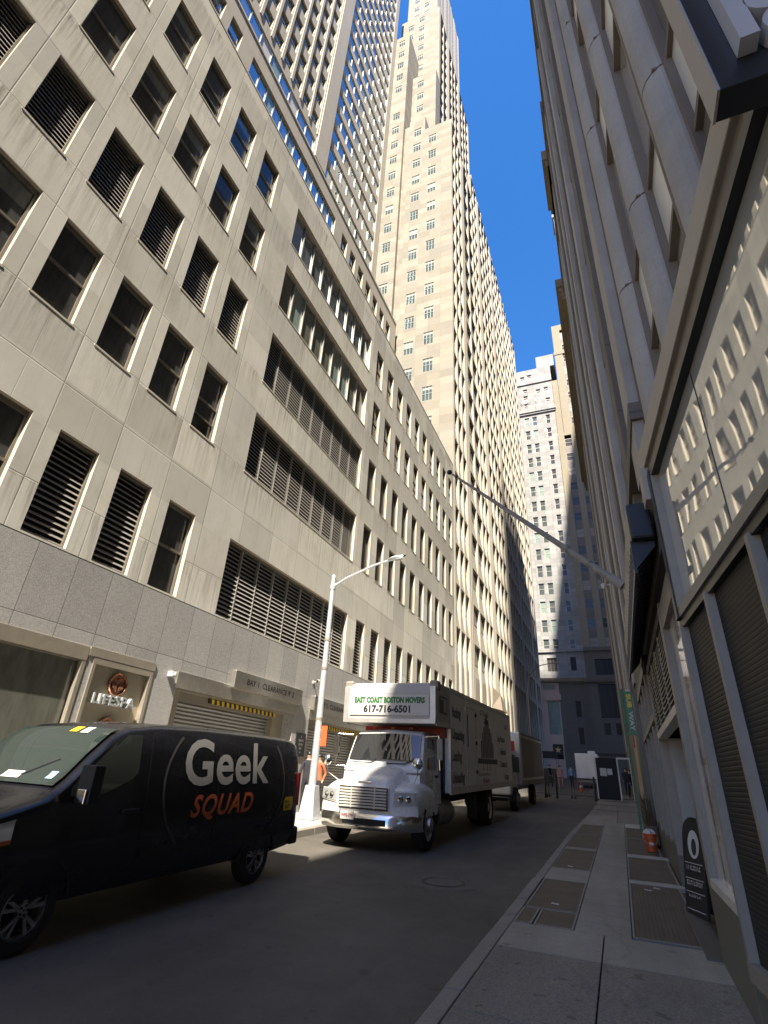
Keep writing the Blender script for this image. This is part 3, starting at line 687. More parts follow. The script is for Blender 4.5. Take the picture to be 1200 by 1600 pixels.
bay(10.02, 15.42, 3.40, ''); bay(16.40, 21.6, 3.36, ''); bay(22.6, 27.6, 3.36, ''); bay(28.6, 34.0, 3.36, '')
def baysign(a, b, txt, label, zc):
    t = thing('bay_sign', label, 'sign', (LX, (a+b)/2, zc), (0, 0, R(90)))
    hw = (b-a)/2
    q = MB(); q.box(-hw, hw, -.16, -.002, -.24, .22, 'steel'); q.build('sign_box', t, bevel=.012)
    q = MB(); add_text(q, txt, .22, 'ink', lambda x, y, z: (x, -.1645-z, -.08+y), bold=.003, sx=1.05, spacing=1.04); q.build('lettering', t)
    q = MB(); q.box(hw-.55, hw-.002, -.163, -.1605, -.22, .20, 'red'); q
    return t
baysign(11.95, 15.55, "BAY 1  CLEARANCE 9' 2", 'brushed steel sign reading BAY 1 over the first loading bay', 3.95)
baysign(16.40, 19.6, "BAY 2  CLEARANCE 9' 2", 'darker steel sign over the second loading bay behind the lamp post', 3.91)
# directory sign on the pier
t = thing('directory_sign', 'small dark sign with white lines on the granite pier between the bays', 'sign', (LX, 15.98, 2.58), (0, 0, R(90)))
q = MB(); q.box(-.29, .29, -.04, -.002, -.36, .33, 'black'); q.build('sign_board', t, bevel=.006)
for i, s in enumerate(('8', 'SERVICE', 'ENTRY', 'BAY', 'IN')): q = MB(); add_text(q, s, .085, 'white', lambda x, y, z, i=i: (x, -.043, .19-.115*i+y)); q.build('lettering', t)
def cctv(x, y, z, rz, label):
    t = thing('security_camera', label, 'camera', (x, y, z), (0, 0, rz))
    q = MB(); q.box(-.05, .05, -.03, -.001, -.05, .05, 'white'); q.tube([(0,-.03,0),(0,-.18,.02)], .022, 'white'); q.build('bracket', t)
    q = MB(); q.tube([(-.13,-.24,.01),(.17,-.24,.04)], .06, 'white', 14); q.build('camera_body', t, True)
    q = MB(); q.tube([(-.131,-.24,.01),(-.15,-.24,.008)], .045, 'black', 12); q.build('lens', t)
cctv(LX, 16.42, 4.58, R(90), 'white security camera on the granite beside the lamp post')
# setback storey of the same office block
SB = thing('setback_storey', 'set back limestone upper storey with a long blue glass strip', 'building', (-15.3, -8, 24.4), (0, 0, R(90)))
def zs(z, k=1.61): return 1.8+(z-1.8)*k
ops = []; y6 = zs(24.65)-24.4
for zz in (14.0, 10.3, 6.6):
    ops.append((yl(10.78), zz, yl(21.9), zz+2.3, .25))
    for k in range(7): ops.append((yl(23.1+1.58*k), zz, yl(23.1+1.58*k)+.95, zz+2.3))
    for k in range(10): ops.append((yl(8.73-1.54*k), zz, yl(8.73-1.54*k)+.97, zz+2.3))
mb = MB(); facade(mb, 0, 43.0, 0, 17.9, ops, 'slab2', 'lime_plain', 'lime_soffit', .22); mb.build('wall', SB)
mb = MB(); body(mb, 0, 43.0, 0, 17.9, 2.9, 'slab2'); mb.build('roof', SB)
mb = MB(); mb.box(0, 43.0, -.06, .3, 17.902, 18.1, 'lime_plain'); mb.build('coping', SB)
for zz in (14.0, 10.3, 6.6):
    put_window(SB, 'sbs', lambda: win_strip(11.12, 2.3, 13, .14, 'frame_lt', ('glass_blue', 'glass_blue', 'glass_teal')), yl(10.78), zz, 'pane', 'window_band')
    for k in range(7): put_window(SB, 'sbw', lambda: win_hung(.95, 2.3, .2, 'frame', 'glass_far'), yl(23.1+1.58*k), zz)
    for k in range(5): put_window(SB, 'sbw2', lambda: win_hung(.97, 2.3, .2, 'frame', 'glass_blue'), yl(8.73-1.54*k), zz)
# ================================================================== tall slab behind
KT = 1.92; TX = -9.5*KT
def kt(z): return 1.8+(z-1.8)*KT
TB = thing('office_tower', 'tall beige tower with punched windows left and ribbon windows right', 'building', (TX, -14, 0), (0, 0, R(90)))
def yt(y): return y+14
FH = 1.735*KT   # storey height
heads = [kt(29.88)+FH*i for i in range(-3, 22)]
rib0, rib1 = 12.2*KT, 17.7*KT
topz = heads[-1]+2.5
ops = []; gridw = []; ribw = []
for i, hd in enumerate(heads):
    if i >= 3:
        ops.append((yt(rib0), hd-2.15, yt(rib1), hd, .16)); ribw.append((rib0, hd-2.15))
        for k in range(16):
            y = 11.0*KT-1.1-1.5*k
            if k > 13: continue
            ops.append((yt(y), hd-1.75, yt(y)+1.0, hd, .30)); gridw.append((y, hd-1.75))
    else:
        if i >= 1: ops.append((yt(-6), hd-2.15, yt(11.03*KT), hd, .16)); ribw.append((-6, hd-2.15))
        else: pass
        if i in (1, 2):
            for k in range(7):
                y = 13.3*KT+1.58*k-1.6
                if i == 1: ops.append((yt(y), hd-1.9, yt(y)+.95, hd, .3)); gridw.append((y, hd-1.9))
        if i == 2: ops.append((yt(rib0), hd-2.15, yt(rib1), hd, .16)); ribw.append((rib0, hd-2.15))
mb = MB(); facade(mb, 0, yt(35.1), 24, topz, ops, 'slab2', 'lime_plain', 'lime_soffit', .3)
for k in range(15):
    y = 11.0*KT-1.1-1.5*k+1.25-.13
    mb.box(yt(y), yt(y)+.26, -.10, -.002, heads[3]-2.4, topz, 'slab2')
mb.build('wall', TB)
mb = MB(); body(mb, 0, yt(35.1), 24, topz, 14, 'slab2'); mb.build('roof', TB)
mb = MB()
mb.box(yt(11.1*KT), yt(12.05*KT), -.20, -.002, kt(27.0), topz, 'slab2'); mb.build('pier', TB)
mb = MB(); mb.box(yt(17.75*KT), yt(35.1)+.02, -.05, -.002, 30, topz-8, 'slab2'); mb.build('end_pier', TB)
wl = 11.03*KT+6
for j, (y, z) in enumerate(ribw):
    if y < 0: put_window(TB, 'tsl', lambda: win_strip(wl, 2.15, 20, .10, 'frame_lt', ('glass_blue', 'glass_blue', 'whitepanel', 'glass_teal', 'glass_blue', 'whitepanel')), yt(y), z, 'pane', 'window_band')
    else: put_window(TB, 'trb%d' % (j % 3), lambda: win_strip(rib1-rib0, 2.15, 8, .10, 'frame_lt', [('glass_blue', 'glass_blue', 'glass_blue', 'glass_teal', 'glass_blue'), ('glass_blue', 'glass_blue', 'glass_grey'), ('glass_blue', 'glass_blue', 'glass_blue', 'glass_teal')][j % 3]), yt(y), z, 'pane', 'window_band')
def many(root, key, fn, spots, limit=92):
    """up to `limit` single windows as parts, all others as one part"""
    for (u, v) in spots[:limit]: put_window(root, key, fn, u, v)
    rest = spots[limit:]
    if rest:
        a, b = win_mesh(key, fn)
        q = MB()
        for me in (a, b):
            for (u, v) in rest:
                i = len(q.v); q.v += [(p.co.x+u, p.co.y, p.co.z+v) for p in me.vertices]
                for p in me.polygons: q.f.append([i+w_ for w_ in p.vertices]); q.m.append(q.mi(me.materials[p.material_index].name and me.materials[p.material_index]))
        o = q.build('windows', root); o['kind'] = 'stuff'
gs = sorted([(yt(y), z) for y, z in gridw if z < heads[16]], key=lambda p: p[1])
many(TB, 'tgw', lambda: win_hung(1.0, 1.75, .2, 'frame', 'glass_blue', .45), gs, 80)
hi = [(yt(y), z) for y, z in gridw if z >= heads[16]]
many(TB, 'tgw', None, hi, 0)
# ================================================================== stepped limestone skyscraper
def put_window_r(root, key, fn, loc, rz, inner='pane', name='window'):
    a, b = win_mesh(key, fn)
    o = linkobj(name, a, root, loc, rz); linkobj(inner, b, o)
    return o
def win_tower(vv=0):
    fb, gb = MB(), MB(); wd, h, d = 1.02, 1.62, .07
    for x in (0, wd/3-.02, 2*wd/3-.02, wd-.05): fb.box(x, x+.05, d-.03, d+.03, 0, h, 'teal_frame')
    for z in (0, h*.5-.03, h-.07): fb.box(.05, wd-.05, d-.025, d+.03, z, z+.06, 'teal_frame')
    gb.poly([(0,d+.01,0),(wd,d+.01,0),(wd,d+.01,h),(0,d+.01,h)], 'glass_far')
    hb = (.78, .55, .9)[vv]; gb.poly([(.08,d+.004,h*hb),(wd-.08,d+.004,h*hb),(wd-.08,d+.004,h-.1),(.08,d+.004,h-.1)], 'blind')
    return fb, gb
FHT = 3.42
SK = thing('stepped_skyscraper', 'cream stepped limestone skyscraper with fluted bays of rippling windows', 'skyscraper', (-9.5, 35.2, 0), (0, 0, 0))
def front(mb, x0, x1, yy, z0, z1, wins, m='tower', wd=1.02, hh=1.62):
    """a front facing wall of the tower, world x, yy = set back from 35.2"""
    ops = []
    for (x, ztop0, n) in wins:
        for i in range(n):
            zt = ztop0-FHT*i
            if zt-hh > z0+.2: ops.append((x+9.5, zt-hh, x+9.5+wd, zt, .10))
    b = MB(); facade(b, x0+9.5, x1+9.5, z0, z1, ops, m, 'lime_plain', 'lime_soffit', .1)
    i0 = len(mb.v); mb.v += [(p[0], p[1]+yy, p[2]) for p in b.v]
    for f, k in zip(b.f, b.m): mb.f.append([i0+q for q in f]); mb.m.append(mb.mi(b.mats[k]))
    return [(o[0], yy, o[1]) for o in ops]
mb = MB(); spots = []
colA, colB, colC = (-12.45, 74.75), (-14.48, 77.45), (-17.72, 83.6)
spots += front(mb, -12.97, -9.5, 0, 0, 76.6, [(colA[0], colA[1], 22)])
spots += front(mb, -15.1, -12.97, 0, 0, 79.7, [(colB[0], colB[1], 22)])
spots += front(mb, -19.6, -16.0, 0, 0, 105.7, [(colC[0], 104.4, 5), (colC[0], 83.6, 24)])
spots += front(mb, -16.0, -15.1, .5, 0, 79.7, [])
spots += front(mb, -16.0, -12.35, 2.3, 70, 96.8, [(-15.25, 95.2, 3)])
spots += front(mb, -19.6, -12.6, 4.3, 76, 123.5, [(-16.3, 122.5, 12), (-18.3, 121.0, 12)])
spots += front(mb, -19.6, -13.8, 6.5, 110, 158, [(-16.3, 155, 9), (-18.3, 155, 9)])
# closing walls and roofs
def clos(mb, x0, x1, y0, y1, z0, z1, m='tower', skip=''):
    mb.box(x0+9.5, x1+9.5, y0, y1, z0, z1, m, skip)
mb.poly([(-3.47,0,70),(-3.47,12,70),(-3.47,12,79.7),(-3.47,0,79.7)], 'tower'); mb.poly([(-5.6,0,60),(-5.6,.5,60),(-5.6,.5,79.7),(-5.6,0,79.7)], 'tower')
mb.poly([(-6.5,0,0),(-6.5,.5,0),(-6.5,.5,79.7),(-6.5,0,79.7)], 'tower'); mb.poly([(-6.5,0,79.7),(-6.5,4.3,79.7),(-6.5,4.3,105.7),(-6.5,0,105.7)], 'tower')
mb.poly([(-10.1,0,105.7),(-6.5,0,105.7),(-6.5,4.3,105.7),(-10.1,4.3,105.7)], 'roof')
mb.poly([(-6.5,.5,79.6),(-5.6,.5,79.6),(-5.6,0,79.6),(-3.47,0,79.6),(-3.47,12,79.6),(-6.5,12,79.6)], 'roof'); mb.poly([(-3.47,0,76.5),(0,0,76.5),(0,10.8,76.5),(-3.47,10.8,76.5)], 'roof')
mb.poly([(-3.47,10.8,81.9),(0,10.8,81.9),(0,49,81.9),(-10.1,49,81.9),(-10.1,24,81.9),(-3.47,24,81.9)], 'roof'); mb.poly([(-3.47,10.8,76.5),(0,10.8,76.5),(0,10.8,82),(-3.47,10.8,82)], 'tower')
mb.poly([(-10.1,49,0),(0,49,0),(0,49,82),(-10.1,49,82)], 'tower', True); mb.poly([(-10.1,0,0),(-10.1,49,0),(-10.1,49,82),(-10.1,0,105.7)], 'tower', True)
mb.poly([(-2.85,2.3,70),(-2.85,4.3,70),(-2.85,4.3,96.8),(-2.85,2.3,96.8)], 'tower'); mb.poly([(-6.5,2.3,96.8),(-2.85,2.3,96.8),(-2.85,4.3,96.8),(-6.5,4.3,96.8)], 'roof')
mb.poly([(-10.1,4.3,123.4),(-3.1,4.3,123.4),(-3.1,25,123.4),(-10.1,25,123.4)], 'roof'); mb.poly([(-10.1,25,80),(-3.1,25,80),(-3.1,25,123.5),(-10.1,25,123.5)], 'tower', True)
mb.poly([(-4.3,6.5,110),(-4.3,23,110),(-4.3,23,158),(-4.3,6.5,158)], 'flute'); mb.poly([(-10.1,4.3,105),(-10.1,25,105),(-10.1,25,123.5),(-10.1,4.3,123.5)], 'tower', True)
mb.build('wall', SK)
for i, (u, yy, v) in enumerate(sorted(spots, key=lambda p: (p[2] > 110, -p[2]))[:92]):
    vv = random.choice((0, 0, 1, 2)); put_window_r(SK, 'twr%d' % vv, lambda: win_tower(vv), (u, yy, v), 0)
rest = sorted(spots, key=lambda p: (p[2] > 110, -p[2]))[92:]
if rest:
    a, b = win_mesh('twr0', lambda: win_tower(0)); q = MB()
    for me in (a, b):
        for (u, yy, v) in rest:
            i = len(q.v); q.v += [(p.co.x+u, p.co.y+yy, p.co.z+v) for p in me.vertices]
            for p in me.polygons: q.f.append([i+w_ for w_ in p.vertices]); q.m.append(q.mi(me.materials[p.material_index]))
    o = q.build('front_windows', SK); o['kind'] = 'stuff'
# fluted street side
def fluted(wall, gl, groups, z0, z1, head0, dx, fh=3.26, Dm=.26, low=9.0):
    """groups: list of ('p', y0, y1) plain fluted piers and ('b', y0, y1, n) window bays; dx: x of the outer plane"""
    nz = int((z1-z0)/fh)+2
    zs_ = []
    for k in range(-60, 60):
        for t in (0, .001, .10, .22, .34, .45, .55, .66, .77, .88, .96):
            z = head0+fh*k-fh*t
            if z0 < z < z1: zs_.append(round(z, 4))
    zs_ = sorted(set([z0, z1]+zs_))
    def D(z):
        if z < low: return .14
        t = ((head0-z)/fh) % 1.0
        if t <= .45: return Dm
        return .03+(Dm-.03)*(1-((t-.45)/.55)**1.3)
    glass_spots = []
    def nose(y0, y1):
        w_ = y1-y0; c = (y0+y1)/2
        prof = [(y0, .03), (y0+w_*.3, 0.0), (c-.03, 0.0), (c, .03), (c+.03, 0.0), (y1-w_*.3, 0.0), (y1, .03)]
        for a, b in zip(prof[:-1], prof[1:]): wall.poly([(dx-a[1],a[0],z0),(dx-b[1],b[0],z0),(dx-b[1],b[0],z1),(dx-a[1],a[0],z1)], 'flute')
    for g in groups:
        if g[0] == 'p':
            y0, y1 = g[1], g[2]; n = max(1, int((y1-y0)/.4)); s_ = (y1-y0)/n
            for i in range(n):
                a = y0+i*s_
                pr = [(a, .08), (a+s_*.12, .0), (a+s_*.5, -.03), (a+s_*.88, .0), (a+s_, .08)]
                for p, q in zip(pr[:-1], pr[1:]): wall.poly([(dx-p[1],p[0],z0),(dx-q[1],q[0],z0),(dx-q[1],q[0],z1),(dx-p[1],p[0],z1)], 'flute')
        else:
            y0, y1, n = g[1], g[2], g[3]; s_ = (y1-y0)/n; mu = min(.42, s_*.22)
            nose(y0-mu*.25, y0+mu*.5)
            for i in range(n):
                a = y0+i*s_+mu*.5; b = y0+(i+1)*s_-mu*.5
                for zb, zt in zip(zs_[:-1], zs_[1:]):
                    db, dt = D(zb+1e-5), D(zt-1e-5)
                    tm = ((head0-(zb+zt)/2)/fh) % 1.0
                    glassy = tm < .45 and (zb+zt)/2 > low
                    if glassy:
                        m = 'glass_far' if tm > .04 else 'frame'
                        gl.poly([(dx-db+.02,a,zb),(dx-db+.02,b,zb),(dx-dt+.02,b,zt),(dx-dt+.02,a,zt)], 'glass_flute')
                    else: wall.poly([(dx-db,a,zb),(dx-db,b,zb),(dx-dt,b,zt),(dx-dt,a,zt)], 'flute')
                    wall.poly([(dx-db,a,zb),(dx-dt,a,zt),(dx-.03,a,zt),(dx-.03,a,zb)], 'flute')
                    wall.poly([(dx-db,b,zb),(dx-dt,b,zt),(dx-.03,b,zt),(dx-.03,b,zb)], 'flute', True)
                for k in range(-60, 60):
                    zh = head0+fh*k
                    if z0 < zh < z1 and zh > low: wall.poly([(dx-Dm,a,zh),(dx-Dm,b,zh),(dx-.03,b,zh),(dx-.03,a,zh)], 'flute')
                if i < n-1: nose(b, b+mu)
            nose(y1-mu*.5, y1+mu*.25)
    # crown
    ya = groups[0][1]; yb = groups[-1][2]
    wall.poly([(dx-.35,ya,z1-.001),(dx,ya,z1-.001),(dx,yb,z1-.001),(dx-.35,yb,z1-.001)], 'flute'); wall.poly([(dx-Dm,ya,z1),(dx-Dm,yb,z1),(dx-Dm,yb,z1-1.2),(dx-Dm,ya,z1-1.2)], 'flute')
Y0 = 35.2
wall, gl = MB(), MB()
G1 = [('p', 0, .35), ('b', .35, 4.75, 3), ('p', 4.75, 5.85), ('b', 5.85, 10.8, 2)]
fluted(wall, gl, G1, 0, 76.5, 14.9+3.26, 0.0)
G2 = [('b', 10.8, 14.1, 2), ('p', 14.1, 15.4), ('b', 15.4, 23.6, 4), ('p', 23.6, 24.9), ('b', 24.9, 33.1, 4), ('p', 33.1, 34.4), ('b', 34.4, 42.6, 4), ('p', 42.6, 43.9), ('b', 43.9, 48.2, 2), ('p', 48.2, 49.0)]
fluted(wall, gl, G2, 0, 82, 14.9+3.26, 0.0)
# raised crests along the roof edge
for i in range(18):
    a = 11.2+i*2.1; wall.box(-.28, .015, a, a+.5, 81.95, 82.5+.35*(i % 3 == 0), 'flute')
G3 = [('p', 4.3, 5.0), ('b', 5.0, 9.2, 2), ('p', 9.2, 10.4), ('b', 10.4, 16.6, 3), ('p', 16.6, 17.8), ('b', 17.8, 24.2, 3), ('p', 24.2, 25.0)]
fluted(wall, gl, G3, 76, 123.5, 77.0+3.26, -3.1)
G4 = [('p', 6.5, 7.3), ('b', 7.3, 11.5, 2), ('p', 11.5, 12.6), ('b', 12.6, 18.8, 3), ('p', 18.8, 20), ('b', 20, 22.2, 1), ('p', 22.2, 23)]
fluted(wall, gl, G4, 110, 158, 112.0+3.26, -4.26)
wall.build('fluted_wall', SK)
o = gl.build('street_windows', SK); o['kind'] = 'stuff'
# entrance canopy on the fluted side
q = MB(); q.hexa([(0.05,11.6,7.5),(.9,11.9,7.3),(.9,14.2,7.3),(.05,15.2,7.5),(.05,12.6,9.3),(.5,13.2,8.7),(.5,14.0,8.7),(.05,15.2,8.6)], 'brownstone'); q.build('entrance_hood', SK)

# ================================================================== buildings across the far street (y = 92)
FY = 92.0
WM = thing('marble_building', 'white marble office building closing the street with paired windows', 'building', (-3.2, FY, 0))
mb = MB(); ops = []; X0 = -3.2
colsm = [(-9.42, .95), (-7.87, .95), (-5.15, .86), (-11.9, .95), (-13.4, .95)]
hz = [70.5-3.32*i for i in range(16)]
sp = []
for (x, wd) in colsm:
    for z in hz:
        if z > 22: ops.append((x-X0, z-2.1, x-X0+wd, z, .25)); sp.append((x-X0, z-2.1, wd))
for x, z in ((-9.3, 74.3), (-9.3, 76.4), (-9.3, 78.2), (-6.6, 77.6), (-5.0, 77.8), (-4.8, 74.9), (-9.7, 81.8), (-8.2, 82)): ops.append((x-X0, z-.9, x-X0+.95, z, .25)); sp.append((x-X0, z-.9, 0))
ops.append((-9.1-X0, 18.7, -7.5-X0, 20.9, .3)); ops.append((-9.6-X0, 9.1, -7.75-X0, 14.0, .3)); ops.append((-9.3-X0, 5.6, -7.8-X0, 7.7, .3))
ops.append((-5.4-X0, 18.8, -4.5-X0, 21.0, .3)); ops.append((-5.3-X0, 11.7, -4.5-X0, 14.1, .3)); ops.append((-5.26-X0, 7.8, -4.5-X0, 10.2, .3))
facade(mb, -16, 0, 16.9, 83.4, [o for o in ops if o[1] > 16.9], 'marble', 'marble', 'marble', .25)
facade(mb, -16, -4.4, 0, 16.9, [o for o in ops if o[3] < 16.9 and o[0] < -4.5], 'pink', 'pink', 'pink', .3)
facade(mb, -4.4, 0, 0, 16.9, [o for o in ops if o[3] < 16.9 and o[0] > -3], 'darkstone', 'darkstone', 'darkstone', .3)
body(mb, -16, 0, 0, 83.4, 16, 'marble')
mb.box(-16, .25, -.5, -.002, 71.6, 72.3, 'marble'); mb.box(-16, .15, -.3, -.002, 71.2, 71.6, 'marble'); mb.box(-16, .05, -.25, -.002, 79.3, 79.8, 'marble')
mb.box(-16, 0, -.3, -.002, 21.8, 22.4, 'marble'); mb.box(-16, 0, -.5, -.002, 17.0, 17.6, 'browncornice')
for x in (-7.0, -5.6, -4.0): mb.box(x+0.2, x+.9, -.45, -.002, 72.3, 73.6, 'marble'); mb.lathe([(.28,73.6),(.34,74.2),(.15,74.6),(.02,74.8)], 'marble', 10, 'z', (x+.55, -.25, 0))
mb.build('wall', WM)
mb = MB(); mb.box(-2.8, .9, .1, 8, 83.4, 86.6, 'marble'); mb.build('roof_block', WM)
def winx(wd, h, mgl): return lambda: win_hung(wd, h, .18, 'frame_lt', mgl)
for i, (u, v, wd) in enumerate(sp[:84]):
    if wd > .9: put_window(WM, 'mw%d' % (i % 4 == 0), winx(.95, 2.1, 'glass_far' if i % 4 else 'glass_teal'), u, v)
    elif wd > 0: put_window(WM, 'mx', winx(.86, 2.1, 'glass_dark'), u, v)
    else: put_window(WM, 'my', winx(.95, .9, 'glass_dark'), u, v)
put_window(WM, 'mz1', lambda: win_strip(1.6, 2.2, 3, .2, 'frame', ('glass_dark',)), -9.1-X0, 18.7)
def bigteal():
    f, g = win_strip(1.85, 4.9, 2, .22, 'teal_frame', ('glass_teal',))
    for z in (1.2, 2.4, 3.6): f.box(.05, 1.8, .19, .25, z, z+.08, 'teal_frame')
    return f, g
put_window(WM, 'mz2', bigteal, -9.6-X0, 9.1)
put_window(WM, 'mz3', lambda: win_strip(1.5, 2.1, 1, .2, 'black', ('glass_black',)), -9.3-X0, 5.6)
for (x, z, h) in ((-5.4, 18.8, 2.2), (-5.3, 11.7, 2.4), (-5.26, 7.8, 2.4)): put_window(WM, 'md%g' % h, lambda h=h: win_hung(.9 if h == 2.2 else .8, h, .2, 'black', 'glass_void'), x-X0, z)
q = MB(); q.poly([(-6.7,-.05,14.6),(-4.2,-.05,14.6),(-4.2,-.05,15.1),(-5.4,-.05,15.7),(-6.7,-.05,15.1)], 'pink'); q.box(-6.8, -4.15, -.25, -.06, 14.2, 14.55, 'pink'); q.build('pediment', WM)
t = thing('star_sign', 'black shop sign with a yellow star at the far end of the street', 'sign', (-8.55, FY-.06, 6.7))
q = MB(); q.box(-.75, .75, -.06, 0, -.55, .85, 'black'); q.build('sign_board', t)
q = MB(); q.poly([((.50 if k % 2 == 0 else .2)*math.sin(k*math.pi/5), -.065, .2+(.50 if k % 2 == 0 else .2)*math.cos(k*math.pi/5)) for k in range(10)], 'gold', True); q.build('star', t)
t = thing('wall_plaque', 'plain grey plaque on the sunlit marble above the pink pediment', 'plaque', (-9.15, FY-.05, 16.2))
# beige tower
BT = thing('beige_tower', 'tall cream brick tower with grey spandrels at the far right end', 'building', (-3.2, FY-.35, 0))
mb = MB(); ops = []; spb = []
def bcol(x, wd, z0, z1, off=0):
    ops.append((x-X0, z0, x-X0+wd, z1, .35)); spb.append((x, wd, z0, z1, off))
bcol(-2.02, 1.3, 21.9, 64.4); bcol(.33, 1.3, 21.9, 64.4); bcol(2.7, 1.3, 21.9, 64.4)
facade(mb, 0, 9, 22, 65, [(o[0], 22.0, o[2], o[3], o[4]) for o in ops], 'beige', 'beige', 'beige', .35)
facade(mb, 0, 9, 0, 22, [(1.55, 11.6, 4.3, 16.6, .4), (1.5, 18.0, 4.3, 20.5, .4), (1.75, 9.2, 2.65, 10.9, .3), (3.4, 9.2, 4.3, 10.9, .3)], 'darkstone', 'darkstone', 'darkstone', .4)
body(mb, 0, 9, 0, 65, 14, 'beige')
for (z, h, d) in ((21.8, .6, .3), (17.2, .5, .25), (6.6, .5, .3), (16.9, .25, .4)): mb.box(0, 9, -d, -.002, z, z+h, 'darkstone')
mb.build('wall', BT)
mb = MB(); opt = [(2.88, 67.0, 3.95, 92.6, .3)]
facade(mb, 1.26, 4.6, 65, 94.2, opt, 'beige', 'beige', 'beige', .3); body(mb, 1.26, 4.6, 65, 94.2, 8, 'beige')
mb.box(1.1, 4.75, -.12, -.002, 85.6, 86.4, 'beige'); mb.build('upper_stage', BT)
mb = MB(); mb.box(.05, 1.2, .3, 8, 65, 79, 'beige'); mb.build('side_block', BT)
def panes(x, wd, z0, z1, yy):
    z = z1-2.5
    while z > z0:
        c_ = int(z*7) % 3
        def mk():
            f_, g_ = win_hung(wd, 1.75, .0, 'frame', 'blind' if c_ == 0 else 'glass_dark'); f_.box(0, wd, -.02, .1, -1.6, -.002, 'spandrel_grey'); return f_, g_
        put_window_r(BT, 'bt%g_%d' % (wd, c_), mk, (x-X0, yy, z), 0)
        z -= 3.3
for (x, wd, z0, z1, off) in spb: panes(x, wd, z0, z1, .30)
panes(-.3, 1.07, 67.0, 92.6, .26)
put_window_r(BT, 'bb1', lambda: win_strip(2.75, 5.0, 3, .3, 'black', ('glass_void',)), (1.55, 0, 11.6), 0)
put_window_r(BT, 'bb2', lambda: win_strip(2.8, 2.5, 3, .3, 'black', ('glass_void',)), (1.5, 0, 18.0), 0)
for x in (1.75, 3.4): put_window_r(BT, 'bb3', lambda: win_hung(.9, 1.7, .2, 'black', 'glass_void'), (x, 0, 9.2), 0)
# slender pale tower top seen over the right hand roofs
t = thing('pale_tower', 'slender sunlit pale tower top peeping over the right hand roofline', 'building', (4.6, 118, 0))
mb = MB(); mb.box(-2.2, 4, 0, 6, 0, 168, 'marble'); mb.box(-2.6, 4.4, -.4, 6.4, 168, 169.5, 'marble'); mb.box(-2.4, 4.2, -.2, 6.2, 128, 129, 'marble'); mb.build('wall', t)
wp = bpy.data.objects['wall_plaque']; q = MB(); q.box(-.9, .95, -.06, 0, -.35, .45, 'alu'); q.build('plaque_board', wp)
# ================================================================== right hand side
def W(mb, name, parent, **kw):
    """mesh given in world coordinates, hung under an unrotated root"""
    o = mb.build(name, parent, **kw); o.location = -Vector(parent.location); return o
def xa(y): return .70+.090*(5.55-y) if y < 5.55 else .70
YE = 17.0
RB = thing('shop_block', 'grey stone building on the right with round pilasters over a mirrored shop front', 'building', (.70, 5.55, 0))
# solid body behind the shop front (keeps the street in shade)
mb = MB()
mb.hexa([(1.15,-14,0),(16,-14,0),(16,YE,0),(1.15,YE,0),(1.15,-14,36),(16,-14,36),(16,YE,36),(1.15,YE,36)], 'grime'); mb.box(.9, 16, -70, -14.01, 0, 36, 'grime')
mb.hexa([(xa(-14)+.24,-14,5.3),(2.6,-14,5.3),(2.6,5.7,5.3),(.92,5.55,5.3),(xa(-14)+.22,-14,36),(2.6,-14,36),(2.6,5.7,36),(.92,5.55,36)], 'brownstone')
W(mb, 'wall', RB)
# pilasters on the near wall, floor by floor with open joints; each is a part
JZ = [3.85, 7.3, 10.75, 14.2, 17.65, 21.1, 24.55, 28.0, 31.45, 34.9, 36]
def pil(y, r=.20):
    x = xa(y)+.04; mb = MB()
    for i in range(len(JZ)-1):
        z0 = max(JZ[i], 5.3)+(.012 if i else -.02); z1 = JZ[i+1]-.012
        n = 9; pr = []
        for k in range(n+1):
            a = math.pi*k/n
            pr.append((x+.16-.20*math.sin(a), y+r*math.cos(a)))
        pr = [(x+.30, y+r)]+pr+[(x+.30, y-r)]
        for p, q in zip(pr[:-1], pr[1:]): mb.poly([(p[0],p[1],z0),(q[0],q[1],z0),(q[0],q[1],z1),(p[0],p[1],z1)], 'pilaster')
        mb.poly([(p[0],p[1],z0) for p in pr], 'pilaster', True); mb.poly([(p[0],p[1],z1) for p in pr], 'pilaster')
        mb.box(x+.03, x+.3, y-r+.02, y+r-.02, z1-.001, z1+.03, 'brownstone')
    W(mb, 'pilaster', RB, smooth=True)
PY = [5.25-1.12*k for k in range(7)]
for y in PY: pil(y)
# one window bay per storey between them: bronze frame with glass and a white spandrel panel
for k in range(len(PY)-1):
    ya, yb = PY[k+1]+.20, PY[k]-.20
    yc = (ya+yb)/2; x = xa(yc)
    for i in range(0, 9):
        z0, z1 = JZ[i], JZ[i+1]
        if z1 < 5.4: continue
        z0 = max(z0, 5.3); zs0 = z1-1.15; X1 = x+.19
        f = MB()
        f.box(X1-.07, X1+.06, ya+.05, yb-.05, zs0, zs0+.06, 'brownstone'); f.box(X1-.07, X1+.06, ya+.05, yb-.05, z1-.06, z1+.0, 'brownstone')
        f.box(X1-.09, X1+.06, ya, ya+.05, z0, z1, 'brownstone'); f.box(X1-.09, X1+.06, yb-.05, yb, z0, z1, 'brownstone'); f.box(X1-.05, X1+.06, ya+.05, yb-.05, z0, z0+.05, 'brownstone')
        fo = W(f, 'window', RB)
        for nm, za, zb, m_, dx_ in (('pane', z0+.05, zs0, 'glass_mirror', 0), ('spandrel_panel', zs0+.06, z1-.06, 'whitepanel', -.03)):
            if zb <= za: continue
            g = MB(); g.poly([(X1+dx_,ya+.05,za),(X1+dx_,yb-.05,za),(X1+dx_,yb-.05,zb),(X1+dx_,ya+.05,zb)], m_, True)
            go_ = g.build(nm, fo); 
